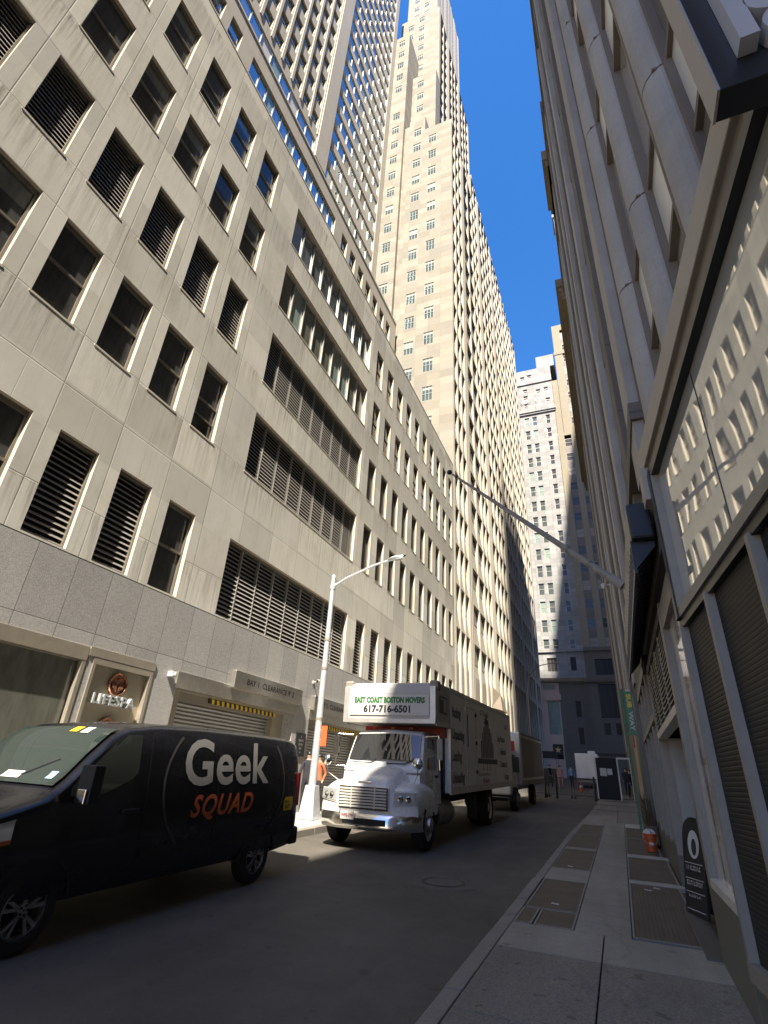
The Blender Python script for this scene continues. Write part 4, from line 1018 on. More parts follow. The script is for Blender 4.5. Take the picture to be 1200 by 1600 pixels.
# belt, glass and black frame of the shop window
def along(mb, y0, y1, o0, o1, z0, z1, m, n=8):
    """box that follows the near wall; o = offset outwards (negative = towards the street)"""
    for i in range(n):
        a = y0+(y1-y0)*i/n; b = y0+(y1-y0)*(i+1)/n
        mb.hexa([(xa(a)+o0,a,z0),(xa(a)+o1,a,z0),(xa(b)+o1,b,z0),(xa(b)+o0,b,z0),(xa(a)+o0,a,z1),(xa(a)+o1,a,z1),(xa(b)+o1,b,z1),(xa(b)+o0,b,z1)], m)
mb = MB(); along(mb, -6, 5.86, -.06, .30, 5.02, 5.30, 'travertine', 1); mb.box(.62, 1.0, 5.60, 5.86, 4.62, 5.02, 'travertine'); W(mb, 'belt_course', RB, bevel=.008)
mb = MB(); along(mb, -6, 5.6, .0, .30, 4.90, 5.02, 'brownstone', 1); along(mb, -6, 5.55, -.02, .2, 4.80, 4.90, 'black', 1)
mb.box(.675, .9, 5.46, 5.60, 3.28, 4.90, 'black'); mb.box(.69, .9, 5.40, 5.46, 3.36, 4.80, 'alu'); W(mb, 'shop_window_frame', RB)
mb = MB(); along(mb, -6, 5.43, .05, .06, 3.36, 4.80, 'glass_mirror', 1); W(mb, 'shop_glass', RB)
mb = MB(); along(mb, 3.79, 3.80, .046, .052, 3.36, 4.80, 'black', 1); W(mb, 'glass_seam', RB)
mb = MB(); along(mb, -6, 5.60, -.02, .12, 3.28, 3.37, 'alu', 1); along(mb, -6, 5.6, .0, .1, 3.20, 3.28, 'black', 1)
for y in (5.54, 4.55, 3.45, 2.2, .9, -.4): along(mb, y-.03, y+.03, -.015, .1, .62 if y < 5.5 else .74, 3.22, 'alu', 1)
along(mb, -6, 5.57, -.02, .1, .62, .74, 'alu', 1); W(mb, 'screen_frame', RB)
mb = MB(); along(mb, -6, 5.5, .05, .08, .74, 3.22, 'mesh', 1); W(mb, 'ribbed_screen', RB)
mb = MB(); along(mb, -6, 5.6, .01, .3, -.2, .62, 'plinth', 1); mb.box(.70, 1.1, 5.6, 7.42, 0, .98, 'plinth'); mb.box(.70, 1.1, 11.4, 15.5, .0, 1.05, 'plinth'); W(mb, 'plinth', RB)
# pale framed poster beyond the screens
mb = MB(); mb.box(.70, .95, 5.62, 5.70, .98, 3.9, 'alu_lt'); mb.box(.70, .95, 7.22, 7.32, .98, 3.95, 'alu'); mb.box(.70, .95, 5.70, 7.22, .98, 1.06, 'alu_lt'); mb.box(.71, .95, 5.70, 7.22, 3.62, 3.9, 'alu'); W(mb, 'poster_frame', RB)
m_, n_, b_ = newmat('smudged_poster')
tc_ = N(n_, 'ShaderNodeTexCoord').outputs['Object']
wv_ = N(n_, 'ShaderNodeTexWave', wave_type='RINGS'); wv_.inputs['Scale'].default_value = .55; wv_.inputs['Distortion'].default_value = 7; wv_.inputs['Detail'].default_value = 1.5; wv_.inputs['Detail Scale'].default_value = .8
L(n_, mapping(n_, tc_, 1, .8, .35), wv_.inputs['Vector'])
k_ = ramp(n_, wv_.outputs['Color'], .02, .10); k2_ = ramp(n_, noise(n_, mapping(n_, tc_, 1, 1.2, .25), 1.6, 3), .42, .62)
L(n_, mixc(n_, k_, (.10, .09, .11), mixc(n_, k2_, (.62, .60, .57), (.42, .38, .35))), b_.inputs['Base Color']); b_.inputs['Roughness'].default_value = .18; b_.inputs['Coat Weight'].default_value = .6
M['postermat'] = m_
mb = MB(); mb.box(.765, .78, 5.70, 7.22, 1.06, 3.62, 'postermat'); W(mb, 'poster', RB)
# recessed doorway with louvred transom
mb = MB(); n = 15
for i in range(n):
    z = 2.78+i*(1.0/n)
    mb.hexa([(.72,7.42,z),(.80,7.42,z+.045),(.80,11.4,z+.045),(.72,11.4,z),(.72,7.42,z+.02),(.80,7.42,z+.065),(.80,11.4,z+.065),(.72,11.4,z+.02)], 'alu')
for y in (8.4, 9.4, 10.4): mb.box(.715, .80, y-.015, y+.015, 2.76, 3.8, 'alu')
mb.box(.70, .84, 7.32, 7.42, .98, 3.9, 'alu'); mb.box(.70, .84, 11.38, 11.5, .9, 3.9, 'alu'); mb.box(.70, .84, 7.42, 11.4, 2.66, 2.76, 'alu_lt'); mb.box(.70, .84, 7.42, 11.4, 3.80, 3.92, 'black'); mb.box(.83, .84, 7.42, 11.4, 2.76, 3.8, 'blackgap')
W(mb, 'door_louver', RB)
mb = MB(); mb.box(.84, 1.14, 11.0, 11.4, .36, 2.66, 'doorgrey'); mb.box(1.10, 1.148, 7.42, 11.0, .36, 2.66, 'doorgrey'); mb.box(.80, 1.1, 7.42, 11.4, .0, .34, 'slate'); W(mb, 'doorway', RB)
mb = MB(); mb.box(.95, 1.09, 8.2, 8.5, 2.35, 2.62, 'white'); W(mb, 'door_light', RB, bevel=.03)
# farther ground floor shop windows
mb = MB(); g2 = MB()
for y in (12.5, 13.9, 15.4, 16.9, 18.4, 20.0): mb.box(.69, .9, y-.06, y+.06, 1.0, 4.1, 'alu')
mb.box(.68, .9, 11.5, 20.1, 3.0, 3.12, 'alu'); mb.box(.68, .9, 11.5, 20.1, 4.0, 4.2, 'black'); mb.box(.70, 1.1, 15.5, 20.1, 0, 1.15, 'plinth')
g2.box(.78, .80, 11.5, 20.0, 1.0, 4.0, 'glass_dark')
W(mb, 'shop_mullions', RB); W(g2, 'far_shop_glass', RB)
# fascia above, stone piers up the far part of the facade and the stained brown parapet
mb = MB()
mb.box(.72, 1.2, 5.62, 20.1, 4.2, 5.3, 'grime'); mb.box(.66, 1.15, 5.9, 16.6, 5.9, 6.15, 'grime')
ys_ = [5.95, 7.9, 10.0, 12.1, 14.2, 16.4]
for i, y in enumerate(ys_):
    mb.box(.68+.03*(i % 2), 1.2, y, y+.75, 5.3, 35.2, 'pilaster' if i % 2 == 0 else 'grime'); mb.box(.74, 1.2, y+.75, y+1.0, 5.3, 35.2, 'brownstone')
for z in JZ[1:]: mb.box(.80, 1.2, 5.8, 17, z-.5, z+.45, 'grime')
mb.box(.62, 1.2, 5.8, 17.0, 35.2, 36.0, 'grime'); mb.box(.66, 1.2, -14, 5.8, 35.3, 36.0, 'grime')
mb.hexa([(.86,5.55,5.3),(1.2,5.55,5.3),(1.2,5.95,5.3),(.80,5.95,5.3),(.86,5.55,36),(1.2,5.55,36),(1.2,5.95,36),(.80,5.95,36)], 'brownstone')
W(mb, 'stone_piers', RB)
g2 = MB(); g2.box(.94, .95, 5.8, 17, 5.4, 35, 'glass_far'); W(g2, 'upper_glass', RB)
# second and third houses down the right side
R2 = thing('brown_cornice_building', 'grimy older building with a brown bracketed cornice beyond the pilasters', 'building', (.66, 17.0, 0))
mb = MB(); mb.box(.78, 14, 17.02, 60, 0, 36, 'grime')
for i in range(21):
    y = 17.2+i*2.05
    mb.box(.62+.05*(i % 3 == 0), .779, y, y+.95, 4.6, 35.0, 'grime' if i % 2 else 'pilaster')
for k in range(1, 9): mb.box(.70, .779, 17.05, 60, 4.3+3.8*k, 4.9+3.8*k, 'browncornice' if k % 4 == 0 else 'grime')
mb.box(.24, .778, 20.0, 23.4, 35.6, 36.5, 'browncornice'); mb.box(.40, .778, 20.1, 23.3, 35.0, 35.6, 'browncornice')
mb.box(.52, .778, 17.05, 60, 35.0, 36.05, 'grime')
mb.box(.05, .778, 29.6, 60, 35.5, 36.3, 'browncornice'); mb.box(.22, .778, 29.7, 60, 35.1, 35.5, 'browncornice'); mb.box(.42, .778, 29.7, 60, 34.2, 35.1, 'browncornice')
for i in range(74):
    y = 29.9+i*.40; mb.box(.34, .52, y, y+.2, 34.75, 35.098, 'browncornice')
W(mb, 'wall', R2)
mb = MB()
for i in range(20):
    y = 18.2+i*2.05
    for k in range(8): mb.box(.765, .775, y, y+.95, 5.4+3.8*k, 7.8+3.8*k, 'glass_dark')
o = W(mb, 'windows', R2); o['kind'] = 'stuff'
mb = MB()
for (y0, y1, m) in ((17.2, 20, 'plinth'), (20.1, 24, 'travertine'), (24.1, 29, 'browncornice'), (29.2, 36, 'travertine'), (36.2, 48, 'darkstone')): mb.box(.58, .778, y0, y1, 0, 4.3, m)
W(mb, 'shop_base', R2)
# white attic storeys set back on the second house (seen in the windows opposite)
mb = MB(); ops = []
for k in range(14): ops += [(1.0+2.3*k, 4.0+4*j, 2.1+2.3*k, 6.4+4*j, .3) for j in range(3)]
facade(mb, 0, 34, 0, 16, [o for o in ops if o[2] < 33.5], 'marble', 'marble', 'marble', .3); body(mb, 0, 34, 0, 16, 8, 'marble')
mb.box(-.2, 34.2, -.8, -.002, 15.2, 16.2, 'marble'); mb.box(-.1, 34.1, -.45, -.002, 14.6, 15.2, 'marble'); mb.box(-.1, 34.1, -.35, -.002, 10.8, 11.2, 'marble')
AT = thing('white_attic', 'pale stone attic storeys set back above the grimy building on the right', 'building', (2.2, 60, 36), (0, 0, R(-90)))
mb.build('wall', AT)
for u, v in [(o[0], o[1]) for o in ops if o[2] < 33.5]: put_window(AT, 'atw', lambda: win_hung(1.1, 2.4, .25, 'frame', 'glass_far'), u, v)
T = thing('sky_blocking_mass', 'unseen grey block added behind the right hand roofs to cut sky light', 'building', (6, 34, 0))  # out-of-view mass added to deepen shade at the far end
mb = MB(); mb.box(0, 14, 0, 48, 0, 73, 'grime'); mb.build('wall', T)
mb = MB(); mb.box(-.05, 14.05, -.05, 48.05, 73, 73.8, 'pilaster'); mb.build('parapet', T)
# tall buildings standing behind the right hand roofs: they throw the long shadows at the end of the street
for (y0, y1, x0, z, lab) in ((-63.5, -50.2, 18, 184, 'tallest pale tower standing behind the right hand roofs'), (-50, -36, 18, 174, 'second pale tower behind the right hand roofs'), (-23, 25, 18, 162, 'broad lower pale tower behind the right hand roofs')):
    T = thing('pale_tower', lab, 'tower', (x0, y0, 0), (0, 0, 0), 'towers behind the right hand roofs')
    mb = MB(); mb.box(0, 15, 0, y1-y0, 0, z, 'beige'); mb.build('wall', T)
    mb = MB(); mb.box(-.05, 15.05, -.05, y1-y0+.05, z, z+.9, 'marble'); mb.build('parapet', T)
# blade sign with raised letters
t = thing('blade_sign', 'black projecting shop sign with raised grey letters at the top right', 'sign', (.73, 1.5, 4.38))
q = MB(); q.box(0, 1.6, 0, .13, 0, 2.6, 'black'); q.build('sign_box', t, bevel=.004)
q = MB(); q.box(-.012, -.001, -.004, .134, -.002, 2.6, 'travertine'); q.build('edge_trim', t)
q = MB(); q.box(.095, .165, -.075, -.002, .17, 2.3, 'decal_grey')
def ringletter(cx, cz, r0, r1):
    n = 26
    for k in range(n):
        a, b = 2*math.pi*k/n, 2*math.pi*(k+1)/n
        P = [(cx+r*math.cos(t_), cz+r*math.sin(t_)) for r, t_ in ((r0,a),(r1,a),(r1,b),(r0,b))]
        q.hexa([(P[0][0],-.075,P[0][1]),(P[1][0],-.075,P[1][1]),(P[2][0],-.075,P[2][1]),(P[3][0],-.075,P[3][1]),(P[0][0],-.002,P[0][1]),(P[1][0],-.002,P[1][1]),(P[2][0],-.002,P[2][1]),(P[3][0],-.002,P[3][1])], 'decal_grey')
ringletter(.275, .42, .045, .115); ringletter(.30, .22, .045, .115)
q.build('letters', t)
# flag pole
t = thing('flagpole', 'long bare grey flagpole leaning out over the street from the right wall', 'flagpole', (.5, 11.1, 5.52))
d = Vector((-3.62, 0, 3.34)); ln = d.length; d.normalize()
q = MB(); q.tube([(0,0,0), tuple(d*.9), tuple(d*2.4), tuple(d*(ln-.12))], [.075, .07, .055, .026], 'pole_paint', 14); q.build('pole', t, True)
q = MB(); q.tube([tuple(d*-.02), tuple(d*.30)], .10, 'pilaster', 12); q.tube([(.35,0,-.25),(.02,0,-.02)], .05, 'alu', 8); q.build('bracket', t)
for e_ in (.75, 1.3): q = MB(); q.tube([tuple(d*e_), tuple(d*(e_+.05))], .083, 'alu', 12); q.build('collar', t)
q = MB(); q.lathe([(.005,-.07),(.055,-.04),(.07,0),(.055,.045),(.005,.07)], 'black', 14, 'z', tuple(d*(ln-.02))); q.tube([tuple(d*(ln-.30)), tuple(d*(ln-.25))], .045, 'black', 10); q.build('finial', t, True)
# black ribbed awning
t = thing('ribbed_awning', 'black ribbed awning box above the recessed doorway', 'awning', (.70, 6.0, 4.0))
q = MB(); q.box(-.26, -.005, 0, 6.8, .35, .80, 'black'); q.build('awning_box', t, bevel=.03)
q = MB()
for i in range(34): y = .10+i*.2; q.hexa([(-.27,y,.0),(-.02,y,.28),(-.02,y+.05,.28),(-.27,y+.05,.0),(-.27,y,.36),(-.02,y,.36),(-.02,y+.05,.36),(-.27,y+.05,.36)], 'black')
q.box(-.28, -.25, .0, 6.8, -.06, .0, 'black'); q.build('ribs', t)
# wall camera pair
t = thing('security_camera', 'small white dome camera high on the far right wall', 'camera', (.60, 22.5, 9.4))
q = MB(); q.tube([(-.0,0,0),(-.25,0,0)], .03, 'white', 8); q.build('bracket', t)
q = MB(); q.lathe([(.005,-.16),(.10,-.10),(.11,0),(.11,.05),(.005,.06)], 'white', 14, 'z', (-.28, 0, 0)); q.build('dome', t, True)
# green post with the hanging green shop banner
gy = 18.5; g0 = gz(gy)+.12
t = thing('green_post', 'green painted steel post on the pavement edge of the shops', 'post', (.33, gy, g0))
q = MB(); q.box(-.035, .035, -.035, .035, 0, 3.95, 'postgreen'); q.box(-.09, .09, -.09, .09, 0, .03, 'postgreen'); q.build('post', t, bevel=.005)
t = thing('banner_sign', 'tall green blade sign with yellow and white SUBWAY letters running down it', 'sign', (.41, gy-.06, g0+2.62))
q = MB(); q.box(-.02, .20, -.07, 0, 0, 1.25, 'signgreen'); q.box(.02, .16, -.06, -.005, 1.251, 1.30, 'white'); q.build('sign_board', t)
q = MB()
add_text(q, 'SUB', .165, 'yellow', lambda x, y, z: (.035+y, -.073-z, 1.17-x*1.0), align='LEFT', bold=.006, sx=1.38)
add_text(q, 'WAY', .165, 'white', lambda x, y, z: (.035+y, -.073-z, .66-x*1.0), align='LEFT', bold=.006, sx=1.38)
q.build('lettering', t)
t = thing('red_plate', 'small red plate with a white mark on the cream pier beyond the green post', 'sign', (.57, 22.0, 3.4))
q = MB(); q.box(-.03, 0, -.22, .22, -.22, .22, 'red'); q.build('sign_board', t)
q = MB(); q.box(-.036, -.031, -.12, -.06, -.13, .13, 'white'); q.box(-.036, -.031, -.06, .12, .07, .13, 'white'); q.box(-.036, -.031, -.06, .08, -.04, .02, 'white'); q.build('mark', t)
# orange bucket with a white bag and a planter of dead stems
by = 15.6; b0 = gz(by)+.118
t = thing('orange_bucket', 'orange plastic bucket on the steel plates by the shop wall', 'bucket', (.44, by, b0), (0, 0, 0))
q = MB(); q.lathe([(.115,0),(.15,.33),(.162,.33),(.162,.36),(.146,.36),(.11,.03),(.02,.03)], 'orange', 28); q.build('pail', t, True)
q = MB(); q.lathe([(.152,.26),(.166,.26),(.166,.30),(.156,.30)], 'orange', 28); q.build('rim', t, True)
q = MB(); q.tube([(.158*math.cos(a), -.05-.12*math.sin(a), .30-.16*math.sin(a)) for a in [math.pi*k/12 for k in range(13)]], .006, 'alu', 6); q.build('handle', t)
q = MB()
q.box(-.04, .045, -.146, -.136, .12, .19, 'white'); q.build('label', t)
t = thing('plastic_bag', 'crumpled white plastic bag stuffed into the orange bucket', 'bag', (.43, by, b0+.34))
q = MB(); q.grid(lambda u, v: ((.13+.03*math.sin(5*u+3*v))*math.cos(u)*math.sin(v), (.12+.03*math.cos(4*u))*math.sin(u)*math.sin(v), .10*math.cos(v)+.025*math.sin(7*u+5*v)), [6.2832*k/18 for k in range(19)], [math.pi*k/9 for k in range(10)], 'white'); q.build('bag', t, True)
t = thing('stem_planter', 'dark pot of dead brown stems against the wall behind the bucket', 'planter', (.53, 17.2, gz(17.2)+.118))
q = MB(); q.box(-.16, .15, -.5, .5, 0, .42, 'wood'); q.build('pot', t, bevel=.01)
q = MB(); rs = random.Random(3)
for i in range(46):
    x, y = rs.uniform(-.13, .13), rs.uniform(-.45, .45); h = rs.uniform(.45, .95)
    q.tube([(x,y,.3),(x+rs.uniform(-.06,.06),y+rs.uniform(-.06,.06),.3+h*.5),(x+rs.uniform(-.14,.10),y+rs.uniform(-.14,.14),.3+h)], [.014,.012,.005], 'wood', 5)
q.build('stems', t)
# sandwich board
sy = 9.35; t = thing('sandwich_board', 'black sandwich board with white round emblem and lettering leaning by the plinth', 'sandwich board', (.83, sy, gz(sy)+.125), (0, 0, R(-66)))
for sgn in (1, -1):
    b = MB(); A = lambda x, z, o=0: (x, sgn*(-.17+.155*z/1.10)-sgn*o, z)
    b.hexa([A(-.25,0,.0),A(.25,0,.0),A(.25,0,-.03),A(-.25,0,-.03),A(-.25,.92,.0),A(.25,.92,.0),A(.25,.92,-.03),A(-.25,.92,-.03)], 'black')
    pts = [(.25*math.cos(a), .92+.2*math.sin(a)) for a in [math.pi*k/12 for k in range(13)]]
    b.poly([A(p[0], p[1]) for p in pts], 'black', sgn < 0); b.poly([A(p[0], p[1], -.03) for p in pts], 'black', sgn > 0)
    for p, r_ in zip(pts[:-1], pts[1:]): b.poly([A(p[0],p[1]),A(r_[0],r_[1]),A(r_[0],r_[1],-.03),A(p[0],p[1],-.03)], 'black')
    o = b.build('board', t)
    if sgn == 1:
        b = MB(); b.poly([A(.02+.135*math.cos(a)*1.0, .80+.165*math.sin(a), .004) for a in [2*math.pi*k/28 for k in range(28)]], 'white')
        b.poly([A(.03+.06*math.cos(a), .77+.10*math.sin(a), .006) for a in [2*math.pi*k/20 for k in range(20)]], 'ink')
        b.build('emblem', o)
        b = MB(); rs = random.Random(5)
        for row, (z, h, w0) in enumerate(((.575,.004,.21),(.50,.05,.17),(.40,.004,.21),(.33,.05,.18),(.25,.004,.21),(.20,.025,.15),(.06,.004,.21))):
            if h < .01: b.poly([A(-w0,z,.004),A(w0,z,.004),A(w0,z+.008,.004),A(-w0,z+.008,.004)], 'white'); continue
            x = -w0
            while x < w0-.02:
                wd = rs.uniform(.018, .032)
                b.poly([A(x,z,.004),A(x+.009,z,.004),A(x+.009,z+h,.004),A(x,z+h,.004)], 'white')
                if rs.random() < .7: b.poly([A(x+.009,z+h*.75,.004),A(x+wd,z+h*.75,.004),A(x+wd,z+h,.004),A(x+.009,z+h,.004)], 'white')
                if rs.random() < .6: b.poly([A(x+.009,z,.004),A(x+wd,z,.004),A(x+wd,z+h*.25,.004),A(x+.009,z+h*.25,.004)], 'white')
                x += wd+.012
        b.build('lettering', o)
# ================================================================== gate booth, barriers and things at the far end
gy0 = 38.6; gg = gz(gy0)+.12
t = thing('gate_booth', 'dark blue gate panel with pale notices standing across the pavement', 'gate', (-.8, gy0, gg))
q = MB(); q.box(-.60, .60, 0, .10, 0, 2.3, 'cloth_dark'); q.build('panel', t)
q = MB(); q.box(-.40, -.02, -.02, -.001, 1.28, 1.72, 'white'); q.box(.02, .30, -.02, -.001, 1.36, 1.70, 'white'); q.build('notices', t)
q = MB(); q.box(-.68, -.61, -.03, .1, 0, 2.3, 'alu_lt'); q.build('post', t)
t = thing('white_gateway', 'thin white gateway standing beside the dark gate panel', 'gateway', (.22, gy0, gg))
q = MB(); q.box(-.40, -.33, -.03, .05, 0, 2.35, 'alu_lt'); q.box(.33, .36, -.03, .05, 0, 2.35, 'alu_lt'); q.box(-.33, .33, -.03, .05, 2.26, 2.35, 'alu_lt'); q.build('gate_frame', t)
def barrier(x0, x1, y, label, h=1.15):
    t = thing('railing_barrier', label, 'barrier', ((x0+x1)/2, y, gz(y)), (0, 0, 0), 'low railing barriers across the street')
    a = (x1-x0)/2; q = MB(); q.tube([(-a,0,.12),(-a,0,h),(a,0,h),(a,0,.12)], .022, 'black', 6); q.tube([(-a,0,.18),(a,0,.18)], .018, 'black', 6); q.build('frame', t)
    q = MB(); n = int(2*a/.13)
    for i in range(1, n): q.tube([(-a+i*2*a/n,0,.18),(-a+i*2*a/n,0,h)], .009, 'black', 5)
    q.build('bars', t)
    for x in (-a-.02, a-.06): q = MB(); q.box(x, x+.08, -.3, .3, 0, .12, 'black'); q.build('foot', t)
barrier(-6.6, -4.6, 40.2, 'low railing barrier leftmost behind the second truck'); barrier(-4.5, -3.1, 40.0, 'low railing barrier in the middle of the street'); barrier(-2.9, -1.5, 39.8, 'low railing barrier touching the dark gate panel'); barrier(-.15, .6, 39.2, 'short railing barrier under the white gateway')
for x, y, lab in ((-1.62, 38.4, 'black bollard beside the dark gate panel'), (-3.9, 38.6, 'black bollard in the middle of the street'), (-4.6, 38.7, 'black bollard nearest the second truck')):
    t = thing('bollard', lab, 'bollard', (x, y, gz(y))); q = MB(); q.lathe([(.10,0),(.10,.06),(.07,.07),(.065,1.25),(.05,1.32),(.01,1.34)], 'black', 14); q.build('post', t, True)
t = thing('traffic_cone', 'orange traffic cone in front of the white box van', 'cone', (-3.0, 48, gz(48)))
q = MB(); q.lathe([(.16,.03),(.03,.75),(.01,.75)], 'orange', 18); q.box(-.2, .2, -.2, .2, 0, .035, 'orange'); q.build('cone', t, True)
q = MB(); q.lathe([(.118,.30),(.093,.44)], 'white', 18); q.build('band', t, True)
# white box van at the end
t = thing('box_van', 'white box van seen from behind beyond the railings', 'van', (-2.7, 54, gz(54)))
q = MB(); q.box(-.95, .95, 0, 4.2, .75, 2.75, 'paint_white'); q.build('box', t, bevel=.03)
q = MB(); q.box(-.93, -.02, -.03, -.002, .80, 2.65, 'box_white'); q.box(.02, .93, -.03, -.002, .80, 2.65, 'box_white'); q.build('door', t)
q = MB(); q.box(-.9, .9, -.12, .05, .45, .62, 'alu'); q.build('bumper', t)
for sx in (-1, 1):
    q = MB(); q.box(sx*.78-.09, sx*.78+.09, -.04, 0, .62, .74, 'red'); q.build('tail_light', t)
    q = MB(); q.lathe([(.01,-.12),(.36,-.12),(.38,-.06),(.38,.1),(.01,.12)], 'rubber', 22, 'x', (sx*.78, 1.0, .38)); q.build('wheel', t, True)
q = MB(); q.box(-.9, .9, 4.25, 6.0, .5, 2.3, 'paint_white'); q.build('cab', t, bevel=.1)
q = MB(); q.box(.15, .75, .4, 1.6, 2.751, 3.0, 'box_white'); q.build('roof_unit', t, bevel=.02)
t = thing('canopy_cart', 'dark covered street stall under the star sign at the far end', 'stall', (-6.9, 60, gz(60)))
q = MB(); q.box(-1.0, 1.0, 0, 1.6, 0, 1.3, 'black'); q.build('counter', t)
q = MB(); q.hexa([(-1.2,-.3,2.2),(1.2,-.3,2.2),(1.2,2,2.3),(-1.2,2,2.3),(-1.0,.3,2.9),(1.0,.3,2.9),(1.0,1.5,2.9),(-1.0,1.5,2.9)], 'cloth_dark'); q.build('canopy', t)
q = MB()
for sx in (-1.05, 1.05):
    for yy in (0, 1.7): q = MB(); q.tube([(sx,yy,0),(sx,yy,2.25)], .03, 'alu', 6); q.build('pole', t)
# ================================================================== vehicles
def interp(tab, x):
    if x <= tab[0][0]: return tab[0][1]
    for (a, va), (b, vb) in zip(tab[:-1], tab[1:]):
        if x <= b:
            t = (x-a)/(b-a); t = t*t*(3-2*t) if len(tab) > 99 else t
            return va+(vb-va)*t
    return tab[-1][1]
def boolean_cut(o, cutters):
    """cut wheel arches etc; cutters are temporary MB shapes"""
    cs = []
    for c in cutters:
        co = c.build('cut', None, weld=True); co.matrix_world = o.matrix_world.copy(); cs.append(co)
        md = o.modifiers.new('cut', 'BOOLEAN'); md.object = co; md.operation = 'DIFFERENCE'; md.solver = 'EXACT'
    bpy.context.view_layer.update()
    dg = bpy.context.evaluated_depsgraph_get()
    me = bpy.data.meshes.new_from_object(o.evaluated_get(dg))
    o.modifiers.clear(); o.data = me
    for co in cs: bpy.data.objects.remove(co)
def wheel(t, x, y, z, r, wd, side, rim, name='wheel', spokes=None, dish=.0):
    """side = +1 outer face towards +x"""
    q = MB(); R_ = r*.66
    prof = [(R_, -wd/2), (r*.90, -wd/2), (r*.985, -wd*.38), (r, -wd*.2), (r, wd*.2), (r*.985, wd*.38), (r*.90, wd/2), (R_*1.02, wd/2), (R_, wd*.42), (R_, -wd/2)]
    k = q.mi('rubber'); n = 36; base = 0
    for rr, h in prof:
        for j in range(n):
            a = 2*math.pi*j/n; q.v.append((side*h+x, rr*math.cos(a)+y, rr*math.sin(a)+z))
    for i in range(len(prof)-1):
        for j in range(n):
            a, b = i*n+j, i*n+(j+1) % n; f = [a, b, b+n, a+n]; q.f.append(f if side > 0 else f[::-1]); q.m.append(k)
    w = q.build(name, t, True)
    q = MB(); xo = side*wd*.42
    def ring(r0, r1, x0, x1, m):
        k = q.mi(m); b0 = len(q.v)
        for rr, h in ((r0, x0), (r1, x1)):
            for j in range(n):
                a = 2*math.pi*j/n; q.v.append((x+side*h, y+rr*math.cos(a), z+rr*math.sin(a)))
        for j in range(n):
            f = [b0+j, b0+(j+1) % n, b0+n+(j+1) % n, b0+n+j]; q.f.append(f); q.m.append(k)
    h = wd*.42
    ring(R_, R_*.92, h, h+.008, rim); ring(R_*.92, R_*.86, h+.008, h-.05, rim); ring(R_*.86, .01, h-.12-dish, h-.12-dish, 'black')
    if spokes:
        for s in range(spokes):
            for off in (-.13, .13):
                a = 2*math.pi*s/spokes+.3; a1 = a+off*.5; a2 = a+off*1.6
                c1 = (y+R_*.22*math.cos(a1), z+R_*.22*math.sin(a1)); c2 = (y+R_*.90*math.cos(a2), z+R_*.90*math.sin(a2))
                dx, dz = c2[0]-c1[0], c2[1]-c1[1]; L_ = math.hypot(dx, dz); px, pz = -dz/L_*R_*.055, dx/L_*R_*.055
                P = []
                for hh in (h-.05, h-.005):
                    P += [(x+side*hh, c1[0]+px, c1[1]+pz), (x+side*hh, c1[0]-px, c1[1]-pz), (x+side*hh, c2[0]-px*1.3, c2[1]-pz*1.3), (x+side*hh, c2[0]+px*1.3, c2[1]+pz*1.3)]
                q.hexa(P, rim)
        ring(R_*.28, R_*.24, h-.05, h-.0, rim); ring(R_*.24, .01, h, h+.004, rim)
        for s in range(5):
            a = 2*math.pi*s/5; q.lathe([(.012,h-.02),(.012,h+.012),(.001,h+.014)] if side > 0 else [(.012,-h+.02),(.012,-h-.012),(.001,-h-.014)], 'black', 8, 'x', (x, y+R_*.17*math.cos(a), z+R_*.17*math.sin(a)))
    else:
        ring(R_*.84, R_*.45, h-.10-dish, h-.06-dish, rim); ring(R_*.45, R_*.40, h-.06-dish, h+.02-dish, rim); ring(R_*.40, .01, h+.02-dish, h+.03-dish, rim)
        for s in range(10):
            a = 2*math.pi*s/10; hh = h-.06-dish; q.lathe([(.016,hh-.02),(.016,hh+.03),(.002,hh+.035)] if side > 0 else [(.016,-hh+.02),(.016,-hh-.03),(.002,-hh-.035)], 'chrome', 6, 'x', (x, y+R_*.55*math.cos(a), z+R_*.55*math.sin(a)))
    q.build('rim', w)
    return w
SL = math.atan(.03)
# ---------------------------------------------------------------- black van
VX, VY = -6.36, 3.42
VAN = thing('van', 'black van with large grey and orange lettering on its side parked nearest the camera', 'van', (VX, VY, gz(VY)), (SL, 0, 0))
HW = 1.0
TOP = [(0, .98), (.12, 1.10), (.4, 1.19), (.92, 1.33), (1.10, 1.46), (1.35, 1.70), (1.62, 1.92), (1.85, 2.02), (2.3, 2.075), (3.2, 2.095), (4.6, 2.08), (5.55, 2.05), (5.78, 2.00), (5.84, 1.90)]
BOT = [(0, .34), (.2, .30), (.6, .36), (5.2, .36), (5.7, .40), (5.84, .46)]
WID = [(0, .74), (.08, .84), (.25, .93), (.6, .985), (1.2, 1.0), (5.2, 1.0), (5.7, .985), (5.84, .96)]
def vsec(y):
    T, B, w_ = interp(TOP, y), interp(BOT, y), interp(WID, y)
    belt = min(1.28, T-.16); sh = T-.075
    up = max(0, (T-1.25))/.85
    wt = w_*(1-.115*up)     # width just under the roof
    return [(w_*.93, B), (w_*.985, B+.10), (w_, B+.26), (w_, .80 if belt > .9 else (B+.3+belt)/2), (w_*.995, belt-.12), (w_*.985, belt), (w_*.985+(wt-w_*.985)*.55, belt+(sh-belt)*.6), (wt, sh), (wt-.045, T-.028), (wt-.15, T-.004), (wt*.5, T+.012*min(1, up)), (0, T+.02*min(1, up))]
def vside(y, z):
    s = vsec(y)
    for (xa_, za), (xb, zb) in zip(s[:-1], s[1:]):
        if za <= z <= zb and zb > za: return xa_+(xb-xa_)*(z-za)/(zb-za)
    return s[0][0] if z < s[0][1] else s[-3][0]
